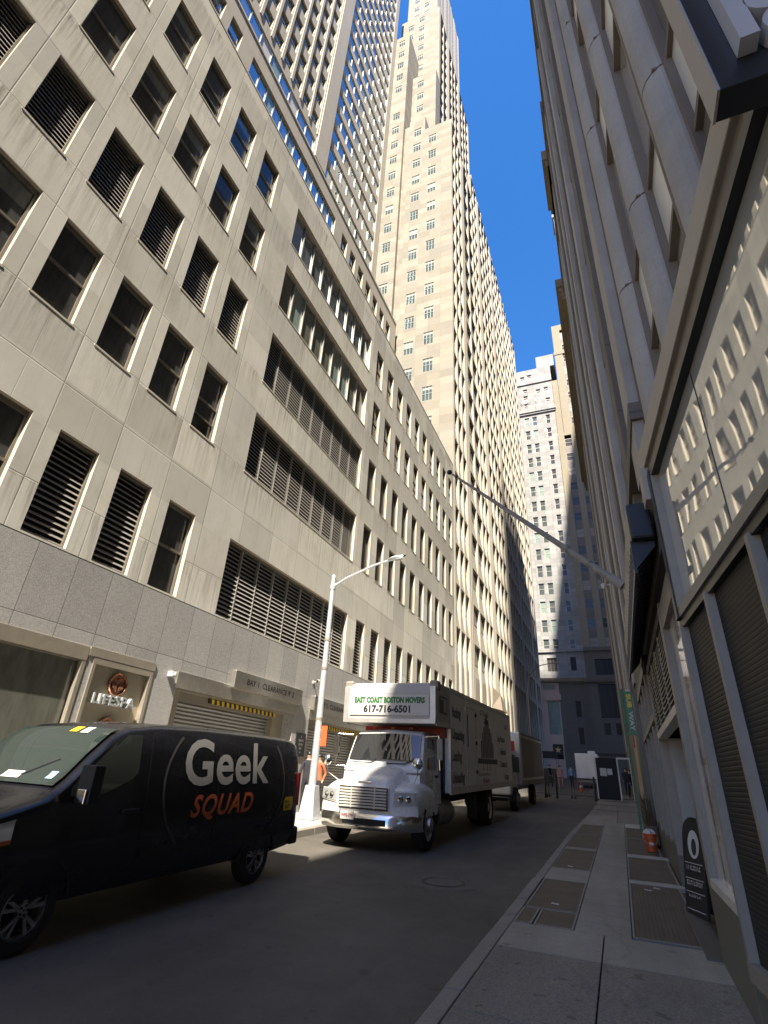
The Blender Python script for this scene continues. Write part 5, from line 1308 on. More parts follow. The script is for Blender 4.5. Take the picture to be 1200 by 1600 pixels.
ys = [0, .04, .12, .25, .4, .6, .8, .92, 1.0, 1.10, 1.22, 1.35, 1.48, 1.62, 1.74, 1.85, 2.0, 2.15, 2.3, 2.6, 3.2, 3.9, 4.6, 5.2, 5.45, 5.6, 5.7, 5.78, 5.84]
q = MB(); n = 12
def ringpts(y):
    s = vsec(y); return [(-x, z) for x, z in s]+[(x, z) for x, z in s[::-1]][1:]
for a, b in zip(ys[:-1], ys[1:]):
    ra, rb = ringpts(a), ringpts(b); m = len(ra)
    for i in range(m-1): q.poly([(ra[i][0],a,ra[i][1]),(ra[i+1][0],a,ra[i+1][1]),(rb[i+1][0],b,rb[i+1][1]),(rb[i][0],b,rb[i][1])], 'paint_black')
    q.poly([(ra[0][0],a,ra[0][1]),(rb[0][0],b,rb[0][1]),(rb[-1][0],b,rb[-1][1]),(ra[-1][0],a,ra[-1][1])], 'plastic_black')
for y, fl in ((0, False), (5.84, True)): q.poly([(x, y, z) for x, z in ringpts(y)], 'paint_black', fl)
bodyo = q.build('body', VAN, smooth=True, weld=True)
FWY, RWY, WR = .97, 4.72, .355
cuts = []
for yy in (FWY, RWY):
    c = MB(); c.lathe([(.001,-1.4),(.43,-1.4),(.43,1.4),(.001,1.4)], 'black', 40, 'x', (0, yy, .35)); cuts.append(c)
bodyo.data.materials.append(M['plastic_black'])
boolean_cut(bodyo, cuts)
for p in bodyo.data.polygons: p.use_smooth = True
bodyo.data.set_sharp_from_angle(angle=R(38))
for sx in (-1, 1):
    for yy in (FWY, RWY): wheel(VAN, sx*.88, yy, .355, WR, .22, sx, 'alloy', spokes=5)
    for yy in (FWY, RWY):
        q = MB()
        for k in range(24):
            a, b = math.pi*(k/24*1.24-.12), math.pi*((k+1)/24*1.24-.12)
            P = []
            for xx in (sx*.60, sx*(vside(yy+.43*math.cos(a), .9)+.006)):
                P.append([(xx, yy+r*math.cos(t_), .35+r*math.sin(t_)) for r, t_ in ((.425,a),(.445,a),(.445,b),(.425,b))])
            if .35+.43*math.sin(a) < .36: continue
            q.hexa(P[0]+P[1], 'plastic_black')
        q.build('arch_liner', VAN)
def patch(name, ylist, zfun, m, sx=1, off=.004, parent=VAN, nz=6):
    """a skin following the van's side between zfun(y) = (z0, z1)"""
    q = MB()
    for a, b in zip(ylist[:-1], ylist[1:]):
        for k in range(nz):
            P = []
            for y, kk in ((a, k), (b, k), (b, k+1), (a, k+1)):
                z0, z1 = zfun(y); z = z0+(z1-z0)*kk/nz; P.append((sx*(vside(y, z)+off), y, z))
            q.poly(P, m, sx < 0)
    return q.build(name, parent, True)
def dw(y):   # front door window outline
    z1 = min(1.93, interp([(1.12, 1.36), (1.45, 1.66), (1.72, 1.90), (1.9, 1.935), (2.05, 1.93)], y)); z0 = interp([(1.12, 1.30), (1.5, 1.28), (1.98, 1.46), (2.06, 1.56)], y)
    return (z0, max(z0+.01, z1))
for sx in (1, -1):
    patch('door_window', [1.14, 1.3, 1.45, 1.6, 1.72, 1.85, 1.95, 2.03], dw, 'glass_van', sx)
    for y, z0, z1 in ((2.20, .50, 1.96), (3.55, .50, 1.98), (5.25, .92, 2.0)):
        q = MB()
        for k in range(8):
            za, zb = z0+(z1-z0)*k/8, z0+(z1-z0)*(k+1)/8
            q.poly([(sx*(vside(y,za)+.003),y,za),(sx*(vside(y,za)+.003),y+.012,za),(sx*(vside(y,zb)+.003),y+.012,zb),(sx*(vside(y,zb)+.003),y,zb)], 'blackgap', sx < 0)
        q.build('panel_gap', VAN)
    def strip(y): return (1.235, 1.255)
    patch('side_trim', [2.25+.25*k for k in range(13)], lambda y: (.60, .72), 'plastic_black', sx, .010, nz=2)
    q = MB(); q.box(sx*(vside(2.0,1.12)+.002), sx*(vside(2.0,1.12)+.04), 1.86, 2.10, 1.10, 1.14, 'plastic_black'); q.build('door_handle', VAN, bevel=.008)
# windscreen as a skin of the raked nose
q = MB(); wy = [.99, 1.10, 1.22, 1.35, 1.48, 1.62, 1.72]
def vtop(y, f):     # f = -1..1 across
    T = interp(TOP, y); up = max(0, T-1.25)/.85; wt = interp(WID, y)*(1-.115*up)-.10
    return (f*wt, y-.012, T+.016+.02*min(1, up)*(1-f*f))
q.grid(lambda y, f: vtop(y, f), wy, [-1+.2*k for k in range(11)], 'glass_wind', False)
g_ = glass('windscreen_glass', (.02, .03, .028), 0.02, 0.003, .6, 1.0); M['glass_wind'] = g_
wso = q.build('windscreen', VAN, True)
q = MB(); q.grid(lambda y, f: Vector(vtop(y, f))+Vector((0, -.004, .004)), [1.60, 1.66, 1.71], [.18, .26, .34], 'yellow'); q.build('yellow_sticker', wso)
q = MB(); q.grid(lambda y, f: Vector(vtop(y, f))+Vector((0, -.004, .004)), [1.59, 1.65, 1.71], [.42, .50, .58], 'decal_grey'); q.build('grey_sticker', wso)
q = MB(); q.grid(lambda y, f: Vector(vtop(y, f))+Vector((0, -.004, .004)), [1.06, 1.10, 1.14], [.74, .80, .86], 'cloth_blue'); q.build('blue_sticker', wso)
q = MB(); q.grid(lambda y, f: Vector(vtop(y, f))+Vector((0, -.004, .004)), [1.04, 1.08, 1.12], [-.05, .12, .28], 'decal_grey'); q.build('paper_on_dash', wso)
# mirrors
for sx in (1, -1):
    q = MB(); q.tube([(sx*.97,1.30,1.32),(sx*1.10,1.24,1.34)], .03, 'plastic_black', 8); q.box(sx*1.06, sx*1.26, 1.13, 1.27, 1.24, 1.60, 'plastic_black'); mo = q.build('mirror', VAN, bevel=.03)
    q = MB(); q.box(sx*1.085, sx*1.24, 1.271, 1.279, 1.30, 1.57, 'chrome'); q.build('mirror_glass', mo)
    q = MB(); q.box(sx*1.10, sx*1.235, 1.10, 1.128, 1.235, 1.38, 'chrome'); q.build('mirror_cap', mo, bevel=.015)
# head and tail lights, bumpers
for sx in (1, -1):
    patch('headlight', [.10, .2, .35, .5, .62], lambda y: (.88+.12*y, .99+.22*y), 'lens', sx, .006)
    patch('indicator', [.30, .45, .62], lambda y: (.86+.1*y, .885+.12*y), 'orange', sx, .009, nz=1)
    q = MB(); q.box(sx*.93, sx*.978, 5.80, 5.87, .98, 1.50, 'tail_red'); q.build('tail_light', VAN, bevel=.01)
q = MB(); q.box(-.98, .98, 5.72, 5.95, .40, .66, 'plastic_black'); q.build('rear_bumper', VAN, bevel=.04)
q = MB(); q.box(-.86, .86, -.06, .25, .36, .64, 'plastic_black'); q.build('front_bumper', VAN, bevel=.05)
q = MB(); q.box(-.55, .55, -.03, .1, .70, .92, 'black'); q.build('grille', VAN, bevel=.02)
q = MB(); q.tube([(-.6,1.02,1.405),(.1,1.0,1.40),(.55,1.25,1.64)], .012, 'black', 6); q.build('wiper', VAN)
q = MB()
for sx in (.30, -.30): q = MB(); q.box(sx-.22, sx+.22, 5.846, 5.852, 1.25, 1.80, 'glass_black'); q.build('rear_window', VAN)
q = MB(); q.box(-.06, .06, 5.84, 5.9, 1.92, 1.97, 'red'); q.build('brake_light', VAN)
# lettering on both sides of the van (the far side mirrors the layout)
def vtext(s, size, m, y0, z0, **kw):
    q = MB(); vs_, fs = text_pts(s, size, align='LEFT', res=4, **kw)
    i = 0; k = q.mi(m); q.v = [(vside(y0+x, z0+y)+.007, y0+x, z0+y) for x, y, z in vs_]
    q.f = [list(f) for f in fs]; q.m = [k]*len(fs); return q
q = vtext('Geek', .80, 'van_letter', 2.80, 1.37, bold=.016, sx=1.10, spacing=1.04); q.build('lettering', VAN)
q = vtext('SQUAD', .36, 'decal_orange', 3.02, .985, bold=.009, sx=1.05, shear=.28, spacing=1.12); q.build('lettering', VAN)
q = MB()
def arc(a0, a1, n=40, wd=.020, cy=3.90, cz=1.36, ry=1.42, rz=.98):
    for k in range(n):
        P = []
        for t_, d_ in ((a0+(a1-a0)*k/n, -wd), (a0+(a1-a0)*(k+1)/n, -wd), (a0+(a1-a0)*(k+1)/n, wd), (a0+(a1-a0)*k/n, wd)):
            y = cy+(ry+d_)*math.cos(t_); z = cz+(rz+d_)*math.sin(t_); P.append((vside(y, z)+.006, y, z))
        if all(.55 < p[2] < 1.96 for p in P): q.poly(P, 'decal_ring')
arc(R(120), R(238)); q.build('ring_graphic', VAN); q = MB(); arc(R(-62), R(45)); q.build('ring_graphic', VAN)
q = MB()
yy, zz = 5.34, .93
q.poly([(vside(y, z)+.007, y, z) for y, z in ((yy,zz),(yy+.27,zz),(yy+.30,zz+.05),(yy+.30,zz+.20),(yy+.05,zz+.20),(yy,zz+.15))], 'yellow')
q.build('tag_graphic', VAN)
q = vtext('BEST', .095, 'ink', yy+.03, zz+.115, bold=.004, sx=.85); q.build('lettering', VAN)
q = vtext('BUY', .095, 'ink', yy+.055, zz+.028, bold=.004, sx=.9); q.build('lettering', VAN)
# ---------------------------------------------------------------- white moving truck
TXC, TY0 = -5.31, 11.95
TR = thing('moving_truck', 'white moving truck with EAST COAST BOSTON MOVERS over its cab', 'truck', (TXC, TY0, gz(TY0)), (SL, 0, 0))
BW = 1.25
# cargo box
q = MB(); q.box(-BW, BW, 2.62, 11.75, 1.06, 3.62, 'box_white'); q.build('cargo_box', TR, bevel=.03)
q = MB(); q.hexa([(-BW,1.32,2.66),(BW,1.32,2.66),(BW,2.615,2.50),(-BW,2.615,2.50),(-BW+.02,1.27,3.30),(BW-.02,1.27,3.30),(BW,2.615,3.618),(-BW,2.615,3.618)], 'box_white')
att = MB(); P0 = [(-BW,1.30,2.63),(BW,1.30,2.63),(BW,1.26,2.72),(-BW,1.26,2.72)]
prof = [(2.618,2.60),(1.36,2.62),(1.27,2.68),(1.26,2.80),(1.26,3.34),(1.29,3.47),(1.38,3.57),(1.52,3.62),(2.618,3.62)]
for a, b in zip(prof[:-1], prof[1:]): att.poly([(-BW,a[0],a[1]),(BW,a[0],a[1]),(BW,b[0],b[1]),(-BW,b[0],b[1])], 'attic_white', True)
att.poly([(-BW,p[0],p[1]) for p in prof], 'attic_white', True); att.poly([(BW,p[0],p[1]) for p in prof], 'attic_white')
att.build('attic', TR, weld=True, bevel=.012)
q = MB()
for sx in (-1, 1):
    q.box(sx*(BW-.03), sx*(BW+.012), 2.62, 11.76, 3.50, 3.635, 'box_trim'); q.box(sx*(BW-.03), sx*(BW+.012), 2.62, 11.76, 1.03, 1.20, 'box_trim')
    q.box(sx*(BW-.05), sx*(BW+.014), 2.60, 2.70, 1.2, 2.60, 'box_trim'); q.box(sx*(BW-.05), sx*(BW+.014), 11.66, 11.77, 1.2, 3.5, 'box_trim'); q.box(sx*(BW-.03), sx*(BW+.012), 1.42, 2.62, 2.585, 2.70, 'box_trim')
    for yy in (3.9, 5.3, 6.9, 8.4, 9.9): q.box(sx*(BW), sx*(BW+.004), yy, yy+.012, 1.2, 3.5, 'box_trim')
q.box(-BW-.008, BW+.008, 1.245, 1.34, 2.62, 2.72, 'box_trim'); q.box(-BW-.012, -BW+.13, 1.25, 1.40, 2.72, 3.50, 'box_trim'); q.box(BW-.13, BW+.012, 1.25, 1.40, 2.72, 3.50, 'box_trim')
q.build('rails', TR, bevel=.012)
for sx in (-1, 1): q = MB(); q.box(sx*(BW-.06)-.12, sx*(BW-.06)+.12, 1.33, 1.60, 3.42, 3.66, 'alu'); q.build('corner_cap', TR, bevel=.05)
q = MB(); q.box(-1.08, 1.10, 1.235, 1.244, 2.80, 3.30, 'white'); sg = q.build('sign_panel', TR)
q = MB(); add_text(q, 'EAST COAST BOSTON MOVERS', .185, 'green', lambda x, y, z: (x+.02, 1.231-z, 3.10+y), bold=.011, sx=.74, extrude=0)
q.build('lettering', sg)
q = MB(); add_text(q, '617-716-6501', .23, 'ink', lambda x, y, z: (x-.02, 1.231-z, 2.87+y), bold=.010, sx=1.02); q.build('lettering', sg)
# red bulkhead below the attic, bumper and rear details
q = MB(); q.box(-1.15, 1.15, 2.50, 2.615, 2.36, 2.60, 'red'); q.build('bulkhead', TR); q = MB(); q.box(-1.10, 1.10, 2.52, 2.615, 1.06, 2.355, 'black'); q.build('box_front', TR)
# side graphics
SXT = BW+.006
def stext(s, size, m, y0, z0, **kw):
    q = MB(); add_text(q, s, size, m, lambda x, y, z: (SXT, y0+x, z0+y), align='LEFT', **kw); return q
for s, z in (('Packing', 2.92), ('Unpacking', 2.36), ('Loading', 1.82), ('Unloading', 1.30)): stext(s, .36, 'ink_grey', 2.78, z, shear=.15, bold=.012, sx=.86).build('lettering', TR)
for s, y, z in (('Local', 10.45, 3.05), ('Long Distance', 8.95, 2.55), ('Residential', 9.4, 2.12), ('Commercial', 9.4, 1.70), ('Storage', 10.1, 1.28)): stext(s, .30, 'ink_grey', y, z, bold=.008, sx=.86).build('lettering', TR)
stext('617-716-6501', .24, 'ink_grey', 6.2, 3.22, bold=.006).build('lettering', TR)
stext('www.eastcoastbostonmovers.com', .13, 'ink_grey', 5.75, 1.44, sx=.95).build('lettering', TR)
stext('Fully Insured', .20, 'red', 6.35, 1.23, shear=.2, bold=.004).build('lettering', TR)
q = MB()   # drawing of a skyline of houses in a trellis frame
for k in range(9):
    y = 6.25+.22*k; h = (.5, .75, .95, 1.25, 1.35, 1.2, .95, .8, .5)[k]
    q.box(BW+.002, SXT, y, y+.15, 1.95, 1.95+h, 'ink_grey')
q.box(BW+.002, SXT, 5.75, 8.8, 1.78, 1.93, 'ink_grey'); q.poly([(SXT,6.7,3.0),(SXT,7.6,3.0),(SXT,7.15,3.20)], 'ink_grey'); q.box(BW+.002, SXT, 7.1, 7.16, 3.18, 3.24, 'ink_grey')
for k in range(3): q.box(BW+.002, SXT, 6.5+.55*k, 6.55+.55*k, 1.58, 1.78, 'ink_grey')
q.build('skyline_graphic', TR)
q = MB()   # box shaped emblem on the attic side
for (a, b, c, d_) in ((1.62,1.66,2.95,3.3),(1.95,1.99,2.90,3.27),(2.28,2.32,2.95,3.3),(1.62,2.32,3.28,3.32),(1.62,1.97,2.90,2.95),(1.97,2.32,2.90,2.95)): q.box(BW+.002, SXT, a, b, c, d_, 'ink_grey')
q.poly([(SXT,1.66,2.95),(SXT,1.94,2.95),(SXT,1.94,3.22),(SXT,1.66,3.26)], 'ink_grey'); q.build('emblem', TR)
q = MB(); q.box(BW+.002, BW+.016, 4.35, 4.40, 1.24, 3.32, 'box_trim'); q.box(BW+.002, BW+.016, 5.52, 5.57, 1.24, 3.32, 'box_trim'); q.box(BW+.002, BW+.016, 4.40, 5.52, 3.28, 3.32, 'box_trim')
for z in (1.5, 2.3, 3.1): q.box(BW+.002, BW+.04, 5.50, 5.60, z, z+.10, 'black')
q.tube([(BW+.03,4.44,2.2),(BW+.03,4.44,3.1)], .012, 'black', 6); q.build('side_door', TR)
# hood and fenders in one swept shell
def noseoff(x): return .30*(abs(x)/1.19)**3
HT = [(.0, 1.23), (.06, 1.31), (.15, 1.37), (.3, 1.44), (.6, 1.53), (.98, 1.63), (1.05, 1.63), (1.10, 1.20), (1.7, 1.15)]
HF = [(.0, 1.06), (.08, 1.15), (.2, 1.22), (.45, 1.28), (.8, 1.315), (1.1, 1.31), (1.4, 1.27), (1.6, 1.18), (1.68, 1.05)]
def hsec(y):
    T, F = interp(HT, y), interp(HF, y)
    m = max(T-.12, F+.02)
    return [(0, T+.012), (.30, T+.004), (.48, T-.015), (.60, T-.06), (.68, m-.06 if T > F else F-.01), (.76, F+.005), (.90, F+.012), (1.02, F-.01), (1.11, F-.06), (1.165, F-.15), (1.19, F-.28), (1.195, .85), (1.18, .66)]
q = MB(); ys = [0, .03, .07, .12, .2, .3, .42, .56, .72, .88, .98, 1.05, 1.12, 1.25, 1.4, 1.52, 1.62, 1.68]
def hp(y, i, sx):
    x, z = hsec(y)[i]; fade = max(0, 1-y/1.0)
    return (sx*x*(1-.02*fade), y+noseoff(x)*fade, z)
for sx in (-1, 1):
    for a, b in zip(ys[:-1], ys[1:]):
        for i in range(12): q.poly([hp(a, i, sx), hp(b, i, sx), hp(b, i+1, sx), hp(a, i+1, sx)], 'paint_white', sx > 0)
    for i in range(12):     # front face down to the bumper
        p0, p1 = hp(0, i, sx), hp(0, i+1, sx)
        q.poly([p0, p1, (p1[0], p1[1], min(p1[2], .66)), (p0[0], p0[1], .66)], 'paint_white', sx < 0)
hood = q.build('hood', TR, smooth=True, weld=True)
md = hood.modifiers.new('thick', 'SOLIDIFY'); md.thickness = .02; md.offset = -1
cuts = []
c = MB(); c.lathe([(.001,-1.4),(.60,-1.4),(.60,-.70),(.001,-.70)], 'black', 40, 'x', (0, 1.06, .52)); cuts.append(c)
c = MB(); c.lathe([(.001,.70),(.60,.70),(.60,1.4),(.001,1.4)], 'black', 40, 'x', (0, 1.06, .52)); cuts.append(c)
boolean_cut(hood, cuts)
for p in hood.data.polygons: p.use_smooth = True
hood.data.set_sharp_from_angle(angle=R(38))
for sx in (-1, 1):
    q = MB(); q.hexa([(sx*.60,.35,.7),(sx*1.05,.5,.7),(sx*1.05,1.6,.7),(sx*.60,1.6,.7),(sx*.60,.35,1.15),(sx*1.05,.5,1.12),(sx*1.05,1.6,1.12),(sx*.60,1.6,1.15)], 'blackgap')
# cab: cowl, windscreen and roof
CT = [(.95, 1.58), (1.05, 1.66), (1.22, 2.02), (1.40, 2.36), (1.50, 2.44), (1.75, 2.47), (2.45, 2.46)]
CW = [(.95, .98), (1.1, 1.02), (1.4, 1.04), (2.45, 1.04)]
CB = [(.95, 1.2), (1.60, 1.1), (1.66, .72), (2.45, .72)]
def csec(y):
    T, w_, B = interp(CT, y), interp(CW, y), interp(CB, y)
    tp = .10 if T > 2 else .05
    wt = w_-.12*max(0, T-1.6)/.85
    return [(w_, B), (w_, (B+1.5)/2), (w_*.995, min(1.50, T-.12)), (w_*.5+wt*.5, (min(1.5, T-.12)+T)/2), (wt, T-.10), (wt-.10, T-.015), (0, T+.03)]
q = MB(); ys = [.95, 1.0, 1.05, 1.12, 1.22, 1.31, 1.40, 1.46, 1.52, 1.62, 1.70, 1.85, 2.1, 2.45]
def cring(y): s = csec(y); return [(-x, z) for x, z in s]+[(x, z) for x, z in s[::-1]][1:]
for a, b in zip(ys[:-1], ys[1:]):
    ra, rb = cring(a), cring(b); m = len(ra)
    for i in range(m-1): q.poly([(ra[i][0],a,ra[i][1]),(ra[i+1][0],a,ra[i+1][1]),(rb[i+1][0],b,rb[i+1][1]),(rb[i][0],b,rb[i][1])], 'paint_white')
    q.poly([(ra[0][0],a,ra[0][1]),(rb[0][0],b,rb[0][1]),(rb[-1][0],b,rb[-1][1]),(ra[-1][0],a,ra[-1][1])], 'black')
q.poly([(x, .95, z) for x, z in cring(.95)], 'paint_white'); q.poly([(x, 2.45, z) for x, z in cring(2.45)], 'paint_white', True)
cab = q.build('cab', TR, smooth=True, weld=True)
# windscreen skin
q = MB()
def ctop(y, f): T = interp(CT, y); wt = interp(CW, y)-.12*max(0, T-1.6)/.85-.07; return (f*wt, y-.014-.05*(1-f*f), T+.012+.03*(1-f*f))
M['glass_truck'] = glass('truck_windscreen', (.018, .02, .022), .03, .004, .8, .9)
q.grid(ctop, [1.09, 1.16, 1.22, 1.31, 1.385], [-1+.125*k for k in range(17)], 'glass_truck'); wso = q.build('windscreen', TR, True)
q = MB()
for x in (-.45, .45): q.tube([(x-.35,1.02,1.70),(x+.12,1.03,1.70),(x+.35,1.085,1.82)], .014, 'black', 6)
q.build('wipers', TR)
for sx in (-1, 1):
    q = MB(); P = [(1.38, 1.58), (2.12, 1.58), (2.12, 2.28), (1.62, 2.30)]
    def cs(y, z):
        s = csec(max(1.06, y))
        for (xa_, za), (xb, zb) in zip(s[:-1], s[1:]):
            if za <= z <= zb and zb > za: return xa_+(xb-xa_)*(z-za)/(zb-za)
        return s[0][0]
    q.poly([(sx*(cs(y, z)+.006), y, z) for y, z in P], 'glass_truck', sx < 0); q.build('door_window', TR)
    q = MB()
    for (a, b) in (((1.30, .78), (1.30, 1.52)), ((2.22, .78), (2.22, 2.3)), ((1.30, .78), (2.22, .78))):
        q.tube([(sx*(cs(*a)+.001), a[0], a[1]), (sx*(cs(*b)+.001), b[0], b[1])], .006, 'blackgap', 4)
    q.box(sx*1.04, sx*1.075, 1.98, 2.16, 1.42, 1.47, 'black'); q.build('door', TR)
    def hl_(u, v, o): x = .70+.44*u; return (sx*x, noseoff(x)-o+.015*v, (.90+.05*u)+(.235-.05*u)*v)
    q = MB(); q.grid(lambda u, v: hl_(u, v, .020), [k/8 for k in range(9)], [k/4 for k in range(5)], 'lens'); hl = q.build('headlight', TR, True)
    q = MB(); q.grid(lambda u, v: hl_(-.06+u*1.10, -.12+v*1.22, .010), [k/8 for k in range(9)], [k/4 for k in range(5)], 'alu_lt'); q.build('surround', hl, True)
    for xx in (.82, .98): q = MB(); q.lathe([(.01,-.02),(.05,-.024),(.075,.01)], 'chrome', 14, 'y', (sx*xx, noseoff(xx)-.012, 1.01)); q.build('reflector', hl)
    # mirrors
    q = MB(); q.tube([(sx*.98,1.36,2.32),(sx*1.36,1.22,2.34),(sx*1.38,1.22,1.60),(sx*1.04,1.36,1.58)], .018, 'chrome', 8); q.box(sx*1.31, sx*1.45, 1.20, 1.27, 1.82, 2.28, 'chrome' if sx < 0 else 'alu'); mo = q.build('mirror', TR, bevel=.02)
    q = MB(); q.box(sx*1.315, sx*1.465, 1.272, 1.28, 1.84, 2.27, 'glass_black'); q.build('mirror_glass', mo)
    q = MB(); q.tube([(sx*.95,.60,1.30),(sx*1.13,.34,1.48),(sx*1.14,.30,1.62)], .012, 'chrome', 6); q.lathe([(.01,-.04),(.09,-.02),(.12,.02),(.10,.03),(.01,.03)], 'chrome', 16, 'y', (sx*1.14, .30, 1.72)); q.build('hood_mirror', TR, True)
    # tanks and steps
    q = MB(); q.tube([(sx*.88,2.1,.62),(sx*.88,3.3,.62)], .28, 'alu', 16); q.build('fuel_tank', TR, True)
    q = MB(); q.box(sx*.80, sx*1.10, 1.62, 2.1, .38, .44, 'black'); q.box(sx*.82, sx*1.10, 1.62, 2.1, .62, .67, 'black'); q.build('step', TR)
    for y_ in (5.85, 8.15): q = MB(); q.box(sx*.85, sx*1.15, y_, y_+.02, .28, 1.0, 'black'); q.build('mudflap', TR)
q = MB(); g0, g1, h0, h1 = -.56, .56, .80, 1.20
q.box(g0-.03, g1+.03, -.03, .05, h0-.03, h1+.02, 'chrome'); q.box(g0, g1, -.036, -.031, h0, h1, 'black'); go = q.build('grille', TR, bevel=.03)
q = MB()
for i in range(7): z = h0+.03+i*(h1-h0-.06)/6; q.box(g0, g1, -.062, -.037, z-.017, z+.017, 'alu_lt')
for x in (-.28, .28): q.box(x-.012, x+.012, -.06, -.0365, h0, h1, 'alu_lt')
q.build('bars', go)
q = MB(); q.tube([(-.16,.04,1.30),(0,.03,1.305),(.16,.04,1.30)], .022, 'chrome', 8); q.build('hood_badge', TR)
# bumper
q = MB(); k = 'chrome'
bp_ = [(-1.20, .55), (-1.17, .27), (-1.0, .05), (-.6, -.10), (0, -.13), (.6, -.10), (1.0, .05), (1.17, .27), (1.20, .55)]
for (xa_, ya_), (xb, yb) in zip(bp_[:-1], bp_[1:]):
    for z0, z1, d0, d1 in ((.40, .45, .05, .0), (.45, .64, .0, .0), (.64, .70, .0, .05), (.70, .71, .05, .16)):
        q.poly([(xa_,ya_+d0,z0),(xb,yb+d0,z0),(xb,yb+d1,z1),(xa_,ya_+d1,z1)], k)
q.build('bumper', TR, smooth=True, weld=True)
q = MB(); q.box(-.42, .58, -.142, -.08, .50, .615, 'black'); q.build('bumper_slot', TR)
q = MB(); q.box(-.46, -.14, -.165, -.146, .58, .74, 'white'); po = q.build('number_plate', TR, bevel=.006)
q = MB(); add_text(q, 'W92-779', .085, 'maroon', lambda x, y, z: (-.30+x, -.168-z, .628+y), bold=.003, sx=.85); q.build('lettering', po)
q = MB(); q.box(-1.05, 1.05, .30, 2.3, .42, .80, 'black'); q.box(-.45, .45, 2.3, 11.2, .70, 1.03, 'black'); q.box(-1.1, 1.1, 11.3, 11.7, .50, .62, 'black'); q.build('chassis', TR)
q = MB()
for x in (-.5, 0, .5): q.box(x-.05, x+.05, 1.62, 1.72, 2.49, 2.54, 'orange')
q.build('roof_marker', TR)
for sx in (-1, 1):
    wheel(TR, sx*1.04, 1.04, .50, .50, .29, sx, 'alloy', dish=-.06)
    wheel(TR, sx*1.06, 7.5, .50, .50, .30, sx, 'box_white', dish=.06); wheel(TR, sx*.72, 7.5, .50, .50, .30, sx, 'box_white')
q = MB(); add_text(q, 'USDOT', .09, 'ink', lambda x, y, z: (1.048, 1.48+x, 1.32+y), align='LEFT'); add_text(q, '2431', .09, 'ink', lambda x, y, z: (1.048, 1.48+x, 1.20+y), align='LEFT')
q.build('lettering', TR)
# ---------------------------------------------------------------- second box truck behind
T2 = thing('box_truck', 'second box truck with brown side panels parked behind the moving truck', 'truck', (-5.45, 25.2, gz(25.2)), (SL, 0, 0))
q = MB(); q.box(-1.22, 1.22, 2.1, 10.3, .95, 3.22, 'box_trim'); q.build('cargo_box', T2, bevel=.05)
q = MB(); q.box(1.222, 1.232, 2.5, 6.0, 1.25, 3.0, 'panel_brown'); q.box(1.222, 1.232, 6.1, 10.0, 1.25, 3.0, 'panel_brown'); q.build('side_panel', T2)
q = MB(); q.box(1.222, 1.25, 2.1, 10.3, .95, 1.15, 'alu'); q.box(1.222, 1.25, 2.1, 10.3, 3.1, 3.2, 'alu'); q.build('rails', T2)
q = MB(); q.hexa([(-1.0,.2,.6),(1.0,.2,.6),(1.05,2.0,.6),(-1.05,2.0,.6),(-.95,.75,2.4),(.95,.75,2.4),(1.0,2.0,2.45),(-1.0,2.0,2.45)], 'paint_white'); q.build('cab', T2, bevel=.08)
q = MB(); q.poly([(-.86,.42,1.55),(.86,.42,1.55),(.80,.72,2.25),(-.80,.72,2.25)], 'glass_black'); q.poly([(1.04,.85,1.5),(1.055,1.7,1.5),(1.02,1.7,2.2),(.995,.95,2.2)], 'glass_black'); q.build('cab_glass', T2)
q = MB(); q.box(.98, 1.32, .7, .8, 1.5, 2.1, 'black'); q.box(.9, 1.2, .55, .62, 2.35, 2.75, 'red'); q.build('mirror', T2)
q = MB(); q.box(-.5, .5, 2, 10, .65, .95, 'black'); q.box(-1.1, 1.1, .2, 2.0, .4, .62, 'black'); q.build('chassis', T2)
for sx in (-1, 1):
    wheel(T2, sx*1.0, 1.0, .46, .46, .28, sx, 'alu', dish=-.04); wheel(T2, sx*1.02, 6.3, .46, .46, .28, sx, 'alu', dish=.06)
# ================================================================== lamp posts
t = thing('street_lamp', 'galvanised street lamp with a single arm rising behind the van', 'street lamp', (-8.3, 14.95, gz(14.95)+.16))
H = 7.75-gz(14.95)-.16
q = MB(); q.box(-.26, .26, -.26, .26, 0, .06, 'galv'); q.hexa([(-.24,-.24,.06),(.24,-.24,.06),(.24,.24,.06),(-.24,.24,.06),(-.15,-.15,.85),(.15,-.15,.85),(.15,.15,.85),(-.15,.15,.85)], 'galv'); q.build('base', t, bevel=.02)
q = MB(); q.tube([(0,0,.84),(0,0,H*.5),(0,0,H)], [.115, .095, .075], 'galv', 14); q.lathe([(.078,H),(.09,H+.02),(.06,H+.12),(.01,H+.16)], 'galv', 12); q.build('pole', t, True)
q = MB(); q.tube([(0,0,H-.30),(.5,0,H-.02),(1.5,0,H+.36),(2.1,0,H+.50)], [.05,.045,.038,.034], 'galv', 10); q.tube([(0,0,H-.38),(0,0,H-.22)], .10, 'galv', 12); q.build('arm', t, True)
q = MB(); q.grid(lambda u, v: (2.0+.62*u, .13*math.sin(math.pi*min(1, u*1.15+.12))**.6*math.cos(v), H+.50+.10*u+.07*math.sin(v)*math.sin(math.pi*min(.98, u*.95+.05))**.6), [k/12 for k in range(13)], [2*math.pi*k/16 for k in range(17)], 'galv'); lo = q.build('lamp_head', t, True)
q = MB(); q.box(2.14, 2.52, -.085, .085, H+.475, H+.50, 'lens'); q.build('lens', lo, bevel=.01)
for z_ in (2.6, 4.1, 5.0): q = MB(); q.tube([(0,0,z_),(0,0,z_+.08)], .120-.0035*z_, 'alu', 12); q.build('clamp', t)
t = thing('orange_notice', 'bright orange vertical panel fixed to the street lamp', 'sign', (-8.17, 14.95, gz(14.95)+2.05))
